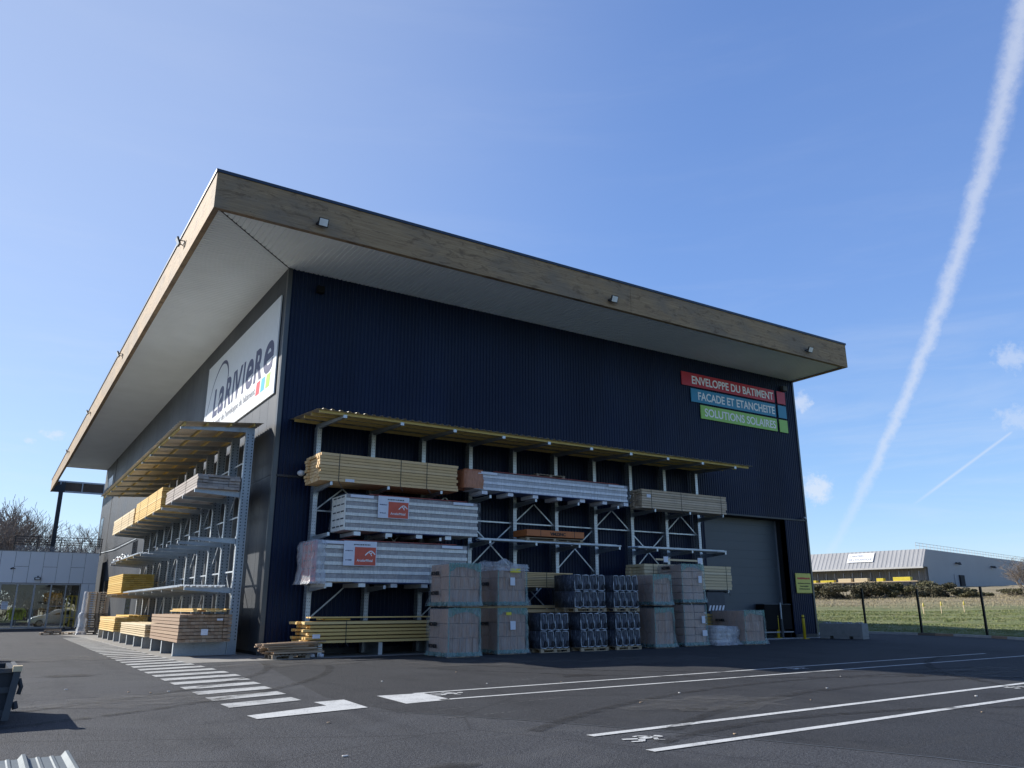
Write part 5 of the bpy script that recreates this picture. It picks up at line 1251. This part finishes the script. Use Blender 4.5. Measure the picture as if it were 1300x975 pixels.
# steel skip lower left and the roofing sheets ----------------------------------
sk = thing('steel_skip', (-9.5, -14, 0), 'dark ribbed steel skip at the left edge with a pale timber block on its corner', 'skip')
mb = MB(); mb.box(-11.2, -7.86, -14.97, -14.9, .12, .75).box(-7.93, -7.86, -14.9, -13.2, .12, .75).box(-11.2, -7.86, -14.9, -13.2, .10, .15).box(-11.2, -11.1, -14.9, -13.2, .15, .75).box(-11.1, -7.93, -13.3, -13.2, .15, .75); mb.build('body', 'skip_steel', sk)
mb = MB(); mb.box(-11.2, -7.84, -15.02, -14.972, .70, .765).box(-11.2, -7.84, -15.01, -14.972, .42, .50).box(-11.2, -7.84, -15.02, -14.972, .10, .18).box(-7.858, -7.80, -14.97, -13.2, .70, .765); mb.build('rim_rails', 'graphite', sk)
for x in (-11.0, -10.3, -9.6, -8.9, -8.2): MB().box(x, x+.06, -15.03, -14.973, .18, .70).build('rib', 'graphite', sk)
mb = MB(); mb.hexa([(-7.93, -15.12, .05), (-7.84, -15.12, .05), (-7.84, -15.03, .05), (-7.93, -15.03, .05), (-7.86, -15.12, .72), (-7.77, -15.12, .72), (-7.77, -15.03, .72), (-7.86, -15.03, .72)]); mb.build('corner_post', 'graphite', sk)
MB().box(-7.88, -7.76, -15.14, -15.0, .722, .80).build('timber_block', 'timber_pale', sk)
MB().tube([(-7.78, -15.07, .62), (-7.74, -15.07, .5), (-7.76, -15.07, .4)], .03, 8).build('hook', 'skip_steel', sk); MB().tube([(-7.80, -15.07, .3), (-7.77, -15.07, .2)], .04, 8).build('hinge', 'skip_steel', sk)
for x in (-10.9, -8.4):
    for y in (-14.7, -13.6): MB().box(x, x+.3, y, y+.25, 0, .10).build('skid', 'skip_steel', sk)
mb = MB(); mb.box(-13.0, -8.75, -7.5, -2.6, .5, 1.5).box(-13.0, -8.75, -2.6, 3.8, .5, 1.75); 
rs_ = thing('roofing_sheets', (-7.9, -22, 0), 'stack of galvanised ribbed roofing sheets in the bottom left corner', 'roofing sheets')
prof = []
x = -9.35
while x < -7.3:
    prof += [(x, 0), (x+.018, .012), (x+.045, .012), (x+.06, 0)] if False else []
    x += .36
prof = []; x = -7.50-.36*5
for i in range(6):
    prof += [(x-.045, 0), (x-.014, .042), (x+.014, .042), (x+.045, 0)]
    if i < 5: prof += [(x+.10, 0), (x+.112, .008), (x+.135, .008), (x+.147, 0), (x+.215, 0), (x+.227, .008), (x+.25, .008), (x+.262, 0)]
    x += .36
prof = [(prof[0][0]-.04, 0)]+prof+[(prof[-1][0]+.0, 0.0)]
for k_ in range(7):
    mb = MB(); z = .155+k_*.017; dy = r.uniform(-.02, .02)
    for (a, h), (b, q) in zip(prof, prof[1:]):
        if b-a > 1e-5: mb.quad((a, -26, z+h), (b, -26, z+q), (b, -20.2+dy, z+q), (a, -20.2+dy, z+h))
    mb.build('sheet', 'roof_sheet', rs_)
for y in (-20.6, -22.4, -24.4): MB().box(-9.3, -7.5, y, y+.1, 0, .15).build('bearer', 'pallet_wood', rs_)
# unseen trailer, made up to cast a shadow across the tarmac from the left
lb_ = thing('shadow_trailer', (-11, -2, 0), 'made-up flatbed trailer added out of view to cast shadow at the left edge', 'trailer')
mb.v = []; mb = MB(); mb.box(-13.0, -8.75, -3.6, 3.6, .75, 1.35); mb.build('bed', 'skip_steel', lb_)
mb = MB(); mb.box(-13.0, -8.75, 3.3, 3.45, 1.35, 1.8); mb.build('headboard', 'skip_steel', lb_)
for y in (-2.4, 2.2):
    for x in (-12.7, -9.3): MB().tube([(x, y, .42), (x+.3, y, .42)], .42, 18).build('wheel', 'tyre', lb_)

# small litter
lt = random.Random(21)
for i, (x, y) in enumerate([(-5.7, -11.2), (-5.0, -11.5), (-5.35, -11.6), (-6.7, -9.9), (-3.9, -17.6), (1.2, -13.6), (2.8, -14.2), (6.5, -18.4), (4.4, -19.6), (7.5, -20.9), (1.6, -18.2), (9.2, -16.8), (5.2, -22.2), (-4.7, -20.3), (0.2, -21.6), (3.3, -17.4), (2.2, -10.4), (-.5, -11.8)]):
    mb = MB(); blob(mb, (x, y, .012), (lt.uniform(.015, .04), lt.uniform(.01, .025), .008), i, 7)
    tag(mb.build('litter_scrap', 'paper_litter' if i % 2 else 'timber_scrap'), 'tiny pale scrap lying on the tarmac', 'litter', 'scraps scattered on the tarmac')

# ------------------------------------------------------------------ right: fence, hedge, far warehouse
fn = thing('mesh_fence', (40.5, 0, 0), 'dark wire mesh fence with posts along the grass verge', 'fence')
FP = [(44.4, 11.2), (42.2, 4.62), (40.55, -.29), (39.0, -5.0), (36.9, -9.6), (34.6, -14.0)]
fz = lambda x, y: max(0, field_z(x, y))
for i, (x, y) in enumerate(FP):
    MB().box(x-.055, x+.055, y-.055, y+.055, fz(x, y)-.2, fz(x, y)+2.72).build('post', 'fence_green_black', fn); 
    if i < 6: MB().box(x-.075, x-.055, y-.06, y+.06, 1.5, 2.1).build('bracket', 'fence_green_black', fn) if i == 1 else None
for (a, b) in zip(FP, FP[1:]):
    mb = MB(); A, B = Vector(a), Vector(b); z0 = fz(*a)
    for k_ in range(13): z = .12+k_*.2; mb.bar((A.x, A.y, z), (B.x, B.y, z), .005, .006)
    n = int((B-A).length/.1)
    for k_ in range(n+1): p = A+(B-A)*k_/n; mb.bar((p.x, p.y, .08), (p.x, p.y, 2.55), .0035, .0035)
    mb.build('wire_panel', 'fence_green_black', fn)
# grass on the verge and the meadow
def vis_pts(n, seed, d0, d1, a0=52.0, a1=68.5):
    r = random.Random(seed); out = []
    while len(out) < n:
        a = R(r.uniform(a0, a1)); d = math.sqrt(r.uniform(d0*d0, d1*d1))*1.0; x = -8.38+d*math.sin(a); y = -29.5+d*math.cos(a)
        out.append((x, y, r))
    return out
def right_of_kerb(x, y):
    for (ax, ay), (bx, by) in zip(KERB[2:], KERB[3:]):
        if by <= y <= ay: return x > ax+(bx-ax)*(ay-y)/(ay-by)+.3
    return x > 31.4 and y > 3.3
def blades(pts, hmin, hmax, w, mat, name, cond, lean=.35, nb=3):
    mb = MB()
    for x, y, r in pts:
        if not cond(x, y, r): continue
        z = max(field_z(x, y), 0 if x < 41 else -1)
        for _ in range(nb):
            h = r.uniform(hmin, hmax); a = r.uniform(0, 6.28); dx, dy = math.cos(a)*w, math.sin(a)*w; lx, ly = r.uniform(-lean, lean)*h, r.uniform(-lean, lean)*h
            px, py = x+r.uniform(-.12, .12), y+r.uniform(-.12, .12)
            mb.add([(px-dx, py-dy, z-.02), (px+dx, py+dy, z-.02), (px+lx, py+ly, z+h)], [(0, 1, 2)])
    o = mb.build(name, mat); tag(o, kind='stuff'); return o
sdist = lambda x, y: (x-40)*.866+y*.5+3*math.sin(x*.35+y*.2)+2*math.sin(y*.6)
blades(vis_pts(15000, 1, 47, 84), .03, .08, .03, 'grass_blade', 'meadow_grass', lambda x, y, r: right_of_kerb(x, y) and sdist(x, y) < r.uniform(24, 42), nb=4)
blades(vis_pts(15000, 2, 62, 120), .06, .20, .025, 'dry_stem', 'dry_grass', lambda x, y, r: right_of_kerb(x, y) and sdist(x, y) > r.uniform(28, 48), nb=3)
def bush(name, c, s, n, mats, label, cat, group, seed, leaf=.11, stemmat='twig'):
    t = thing(name, c, label, cat, group); r = random.Random(seed); mb = MB()
    cl = [(r.uniform(-.85, .85)*s[0], r.uniform(-.7, .7)*s[1], r.uniform(.12, .85)*s[2], r.uniform(.16, .42)) for _ in range(16)]
    for _ in range(n):
        q = r.choice(cl); u_ = Vector((r.gauss(0, 1), r.gauss(0, 1), r.gauss(0, 1))).normalized()*(r.random()**.35)
        p = Vector(c)+Vector((q[0]+u_.x*q[3]*s[0], q[1]+u_.y*q[3]*s[1], max(.03, q[2]+u_.z*q[3]*s[2]*.75)))
        a = Vector((r.gauss(0, 1), r.gauss(0, 1), r.gauss(0, 1))).normalized()*leaf*r.uniform(.5, 1.2); b = a.cross(Vector((r.gauss(0, 1), r.gauss(0, 1), r.gauss(0, 1)))).normalized()*leaf*r.uniform(.3, .7)
        mb.add([tuple(p-a), tuple(p+b), tuple(p+a), tuple(p-b)], [(0, 1, 2, 3)])
    mb.build('foliage', mats, t)
    st = MB()
    for q in cl: st.tube([(c[0]+q[0]*.2, c[1]+q[1]*.2, c[2]-.2), (c[0]+q[0]*.6, c[1]+q[1]*.6, c[2]+q[2]*.5), (c[0]+q[0], c[1]+q[1], c[2]+q[2])], [.05, .035, .015], 5)
    st.build('stems', stemmat, t); return t
hb = [(77.0, 41.6, 2.6, 2.0, 'leftmost hedge bush, next to the warehouse wall end'), (80.0, 37.8, 3.0, 2.6, 'tall rounded hedge bush before the yellow racks'), (82.5, 34.2, 3.0, 2.2, 'dark hedge bush right of the tall rounded one'),
      (85.0, 31.0, 3.0, 2.1, 'middle green hedge bush under the far sign'), (87.2, 28.2, 2.9, 2.4, 'yellowish gorse bush left of the far grey gable'), (89.2, 25.4, 2.6, 2.0, 'dark hedge bush at the foot of the far gable corner'), (90.5, 22.6, 2.2, 1.2, 'last low hedge bush before the dry grass')]
for i, (x, y, w, h, lab) in enumerate(hb):
    bush('hedge_bush', (x, y, field_z(x, y)), (w*1.45, w*.9, h*.86), 5200, 'gorse_leaf' if i in (1, 4, 6) else 'hedge_leaf', lab, 'bush', 'hedge bushes across the meadow', 60+i, .13)
for i, (x, y, w, h) in enumerate([(97, 21, 2.5, .7), (99, 17, 2.5, .8), (101, 14, 3, .8), (95, 25, 2, .6)]):
    bush('bramble', (x, y, field_z(x, y)), (w, w*.8, h), 900, 'gorse_leaf', 'low bramble clump along the far bank', 'bush', 'low brambles on the far bank', 80+i, .12)
for i, (x, y, lab) in enumerate([(60.8, 11.4, 'yellow marker stake in the dry grass, left one'), (62.2, 10.6, 'short pale marker stake in the dry grass, middle one'), (63.3, 9.2, 'yellow marker stake in the dry grass, right one')]):
    s = thing('marker_stake', (x, y, field_z(x, y)), lab, 'stake'); z = field_z(x, y); MB().box(x-.03, x+.03, y-.03, y+.03, z-.1, z+.9).build('stake', 'timber_pale', s); MB().prism([(x-.14, z+.62), (x+.14, z+.62), (x, z+.98)], 'y', y-.06, y-.03).build('flag', 'stake_yellow', s)

A = Vector((121.5, 45.6)); dR = Vector((.982, .187)); dL = Vector((-.187, .982)); OUT = Vector((-.982, -.187)); ZB, ZT, ZE = 4.5, 10.8, 7.95
fwh = thing('far_warehouse', (A.x, A.y, ZB), 'distant pale grey warehouse with ribbed sloping eaves across the meadow', 'warehouse')
def FPt(l, o, z): p = A+dL*l+OUT*o; return (p.x, p.y, z)
def RPt(l, o, z): p = A+dR*l+Vector((.187, -.982))*o; return (p.x, p.y, z)
mb = MB(); mb.hexa([RPt(0, 0, ZB), RPt(95, 0, ZB), RPt(95, -.3, ZB), RPt(0, -.3, ZB), RPt(0, 0, ZT), RPt(95, 0, ZT), RPt(95, -.3, ZT), RPt(0, -.3, ZT)]); mb.build('gable_wall', 'far_cladding', fwh)
mb = MB(); l = 0
while l < 62: mb.quad(FPt(l, 0, ZB), FPt(l+.3, .0, ZB), FPt(l+.3, .0, ZE+.6), FPt(l, 0, ZE+.6)); mb.quad(FPt(l+.3, 0, ZB), FPt(l+.38, .09, ZB), FPt(l+.38, .09, ZE+.6), FPt(l+.3, 0, ZE+.6)); mb.quad(FPt(l+.38, .09, ZB), FPt(l+.62, .09, ZB), FPt(l+.62, .09, ZE+.6), FPt(l+.38, .09, ZE+.6)); mb.quad(FPt(l+.62, .09, ZB), FPt(l+.7, 0, ZB), FPt(l+.7, 0, ZE+.6), FPt(l+.62, .09, ZE+.6)); l += .7
mb.build('long_wall', 'far_wall_ribbed', fwh)
mb = MB(); l = -.2
while l < 62:
    for (a, ha, b, hb_) in ((0, 0, .3, 0), (.3, 0, .36, .05), (.36, .05, .6, .05), (.6, .05, .66, 0), (.66, 0, .70, 0)):
        mb.quad(FPt(l+a, 2.6+ha, ZE), FPt(l+b, 2.6+hb_, ZE), FPt(l+b, .3+hb_, ZT+.05), FPt(l+a, .3+ha, ZT+.05))
    l += .7
mb.build('sloping_roof', 'far_roof', fwh)
mb = MB(); mb.quad(FPt(-.2, 2.6, ZE-.02), FPt(-.2, 0, ZE+.3), FPt(62, 0, ZE+.3), FPt(62, 2.6, ZE-.02)); mb.hexa([FPt(-.2, .0, ZE), FPt(-.2, 2.58, ZE), FPt(-.12, 2.58, ZE), FPt(-.12, 0, ZE), FPt(-.2, .0, ZT), FPt(-.2, .3, ZT), FPt(-.12, .3, ZT), FPt(-.12, .0, ZT)]); mb.build('eave_soffit', 'far_cladding', fwh)
mb = MB(); mb.bar(FPt(-.3, 2.72, ZE-.12), FPt(62, 2.72, ZE-.12), .22, .26); mb.build('gutter', 'far_gutter', fwh)
mb = MB(); mb.hexa([FPt(0, -30, ZT), FPt(0, .3, ZT), FPt(62, .3, ZT), FPt(62, -30, ZT), FPt(0, -30, ZT+.06), FPt(0, .3, ZT+.06), FPt(62, .3, ZT+.06), FPt(62, -30, ZT+.06)]); mb.build('roof', 'far_roof', fwh)
mb = MB()
for z in (.5, .95): mb.bar(RPt(-3, -.3, ZT+z), RPt(95, -.3, ZT+z), .05, .05)
l = -3
while l < 95: mb.bar(RPt(l, -.3, ZT), RPt(l, -.3, ZT+.97), .05, .05, up=(1, 0, 0)); l += 1.6
mb.build('roof_guardrail', 'far_gutter', fwh)
for (l0, l1, z1_) in ((12.0, 16.4, 2.6),):
    d = MB(); d.hexa([RPt(l0, .02, ZB), RPt(l1, .02, ZB), RPt(l1, .06, ZB), RPt(l0, .06, ZB), RPt(l0, .02, ZB+z1_), RPt(l1, .02, ZB+z1_), RPt(l1, .06, ZB+z1_), RPt(l0, .06, ZB+z1_)]); d.build('door', 'far_cladding', fwh)
    d = MB(); d.hexa([RPt(l0+2.2, .062, ZB), RPt(l1, .062, ZB), RPt(l1, .3, ZB), RPt(l0+2.2, .3, ZB), RPt(l0+2.2, .062, ZB+z1_-.1), RPt(l1, .062, ZB+z1_-.1), RPt(l1, .3, ZB+z1_-.1), RPt(l0+2.2, .3, ZB+z1_-.1)]); d.build('door_opening', 'dark_joint', fwh)
for l in (13.5, 33, 54):
    d = MB(); d.bar(RPt(l, .1, ZB+4.6), RPt(l+.8, .6, ZB+4.3), .5, .14); d.bar(RPt(l+.8, .6, ZB+4.3), RPt(l+1.9, .1, ZB+4.7), .3, .1); d.build('bracket_lamp', 'dark_trim', fwh)
fs = thing('far_sign', FPt(10, 2, 9), 'white sign with thin lettering on the distant ribbed roof', 'sign')
def SL(l, t, o): 
    z = ZE+(ZT-ZE)*t; return FPt(l, 2.6-(2.3)*t+.16+o, z)
mb = MB(); mb.hexa([SL(8.0, .38, 0), SL(12.5, .38, 0), SL(12.5, .38, .06), SL(8.0, .38, .06), SL(8.0, .92, 0), SL(12.5, .92, 0), SL(12.5, .92, .06), SL(8.0, .92, .06)]); mb.build('board', 'sign_white', fs)
upv = Vector(SL(8, 1, 0))-Vector(SL(8, 0, 0))
text('CHANTIERS', 'lettering', 'logo_grey', fs, SL(12.2, .70, .075), .62, xd=(.187, -.982, 0), up=upv, width=2.4); text("DE L'ATLANTIQUE", 'lettering', 'logo_grey', fs, SL(12.2, .48, .075), .62, xd=(.187, -.982, 0), up=upv, width=3.9)
# outdoor rack with yellow loads in front of the far wall
fr_ = thing('far_rack', FPt(10, 4, 4.6), 'dark outdoor storage rack along the distant warehouse wall', 'rack'); mb = MB(); l = .3
while l < 30: mb.bar(FPt(l, 3.2, 4.2), FPt(l, 3.2, 7.2), .16, .16, up=(1, 0, 0)); l += 1.55
mb.build('posts', 'dark_trim', fr_); mb = MB(); mb.hexa([FPt(.2, 3.3, 5.55), FPt(.2, 4.6, 5.55), FPt(30, 4.6, 5.55), FPt(30, 3.3, 5.55), FPt(.2, 3.3, 5.7), FPt(.2, 4.6, 5.7), FPt(30, 4.6, 5.7), FPt(30, 3.3, 5.7)]); mb.build('shelf', 'pallet_wood', fr_)
for (l0, l1, h, mt_, lab) in ((1.3, 4.0, .62, 'stake_yellow', 'largest yellow load on the distant rack, right end'), (5.6, 6.7, .5, 'stake_yellow', 'small yellow load on the distant rack'), (8.2, 10.4, .58, 'timber_pale', 'pale timber load on the distant rack, right one'), (11.0, 13.2, .58, 'timber_pale', 'pale timber load on the distant rack, left one'), (14.0, 16.4, .36, 'stake_yellow', 'flat yellow load on the distant rack, second from left'), (17.2, 19.6, .4, 'stake_yellow', 'flat yellow load on the distant rack, leftmost')):
    mb = MB(); n = 3
    for i in range(n): a, b = 5.71+h*i/n, 5.71+h*(i+1)/n-.03; mb.hexa([FPt(l0, 3.5, a), FPt(l0, 4.5, a), FPt(l1, 4.5, a), FPt(l1, 3.5, a), FPt(l0, 3.5, b), FPt(l0, 4.5, b), FPt(l1, 4.5, b), FPt(l1, 3.5, b)])
    tag(mb.build('stacked_load', mt_), lab, 'load', 'loads on the distant rack')
mb = MB(); p = FPt(17.0, 6, 4.3); blob(mb, (p[0]-12, p[1]-6, 4.9), (.9, .9, .55), 3, 12); tag(mb.build('white_bale', 'white_plastic', None, True), 'white wrapped bale behind the hedge', 'bale')

# ------------------------------------------------------------------ bare trees
def bare_tree(seed, H, spread=1.0):
    r = random.Random(seed); tr = MB(); tw_ = MB()
    def tri(mb, p, q, r0, r1):
        d = (q-p).normalized(); u_ = Vector((0, 0, 1)) if abs(d.z) < .9 else Vector((1, 0, 0)); a = d.cross(u_).normalized(); b = a.cross(d)
        P = [p+(a*math.cos(t)+b*math.sin(t))*r0 for t in (0, 2.094, 4.189)]+[q+(a*math.cos(t)+b*math.sin(t))*r1 for t in (0, 2.094, 4.189)]
        mb.add(P, [(0, 1, 4, 3), (1, 2, 5, 4), (2, 0, 3, 5)])
    LEN_ = [.26, .30, .20, .135, .085, .05]; KID = [6, 5, 5, 4, 3, 0]
    def grow(p, d, rad, lev):
        ln_ = H*LEN_[lev]*r.uniform(.75, 1.2); n = (3, 4, 3, 3, 2, 2)[lev]; q = p; dd = d.copy(); pts_ = [q]
        for i in range(n):
            dd = (dd+Vector((r.gauss(0, .10), r.gauss(0, .10), r.gauss(.06, .05)))).normalized(); nq = q+dd*ln_/n
            r0, r1 = rad*(1-.45*i/n), rad*(1-.45*(i+1)/n)
            if lev < 2: tr.tube([tuple(q), tuple(nq)], [r0, r1], 6, caps=False)
            else: tri(tw_, q, nq, max(r0, .018), max(r1, .012))
            q = nq; pts_.append(q)
        for k_ in range(KID[lev]):
            t = 1-(k_/max(1, KID[lev]))*.75; f_ = t*n; i0 = min(n-1, int(f_)); b_ = pts_[i0].lerp(pts_[i0+1], f_-i0)
            ax = Vector((r.gauss(0, 1), r.gauss(0, 1), 0)).normalized(); w_ = r.uniform(.35, .75)*spread*(1.15 if lev else 1)
            grow(b_, (dd*(1-.25*w_)+ax*w_+Vector((0, 0, .12))).normalized(), rad*.55*(.7+.3*(1-t)), lev+1)
    grow(Vector((0, 0, -.3)), Vector((r.uniform(-.08, .08), r.uniform(-.08, .08), 1)).normalized(), H*.022, 0)
    zmax = max(v_[2] for v_ in tw_.v)
    for m_ in (tr, tw_):
        s_ = H/zmax; m_.v = [(a*s_, b*s_, c*s_) for a, b, c in m_.v]
    return tr, tw_
TREES = []
for i, (sd_, H, spd) in enumerate([(3, 13, 1.0), (11, 12.5, 1.15), (19, 11, .95)]):
    tr, tw_ = bare_tree(sd_, H, spd); t = thing('bare_tree', (0, 0, 0), 'x', 'tree', 'leafless trees beyond the entrance building')
    tr.build('trunk', 'bark', t); tw_.build('crown', 'twig', t); TREES.append((t, H))
spots = [(-15.5, 82, 14.5, 'leafless tree at the far left edge of the picture'), (-11.2, 78, 13.5, 'tall leafless tree behind the left end of the roof railing'), (-8.0, 84, 15.0, 'dense leafless tree, highest of the left group'), (-5.4, 79, 12.8, 'leafless tree just left of the slanting column'),
         (-3.0, 86, 12.4, 'leafless tree directly behind the slanting column'), (1.9, 86, 12.2, 'airy leafless tree between the column and the warehouse'), (-.4, 92, 11.0, 'smaller leafless tree right of the column, farther back'), (-13, 92, 15.5, 'leafless tree standing behind the left group'), (-9.8, 95, 14.5, 'farthest leafless tree of the left group'),(5.2, 92, 10.5, 'low leafless tree partly hidden by the warehouse edge')]
used = set()
for i, (x, y, h, lab) in enumerate(spots):
    k_ = (1 if i == 5 else i) % 3; t, H = TREES[k_]
    o = t if k_ not in used else copy_tree(t)
    if k_ in used: pass
    used.add(k_); o.location = (x, y, 0); o.rotation_euler = (0, 0, i*1.1); s_ = h/H; o.scale = (s_*1.05, s_*1.05, s_); o['label'] = lab
for i, (x, y, h, lab) in enumerate([(91.5, 17.0, 4.6, 'bare scrubby tree right of the far gable door'), (93.2, 14.8, 3.4, 'low bare scrub at the right picture edge')]):
    o = copy_tree(TREES[i+1][0]); o.location = (x, y, field_z(x, y)); s_ = h/TREES[i+1][1]; o.scale = (s_*1.5, s_*1.5, s_); o['label'] = lab; o['group'] = 'bare scrub on the meadow'
for i in range(6):
    x, y = -22+i*5.2, 104+3*math.sin(i*2); bush('scrub', (x, y, 0), (4.5, 3, 7.5), 3000, 'twig', 'dark leafless scrub filling in behind the left trees', 'bush', 'scrub behind the left trees', 90+i, .3, 'bark')
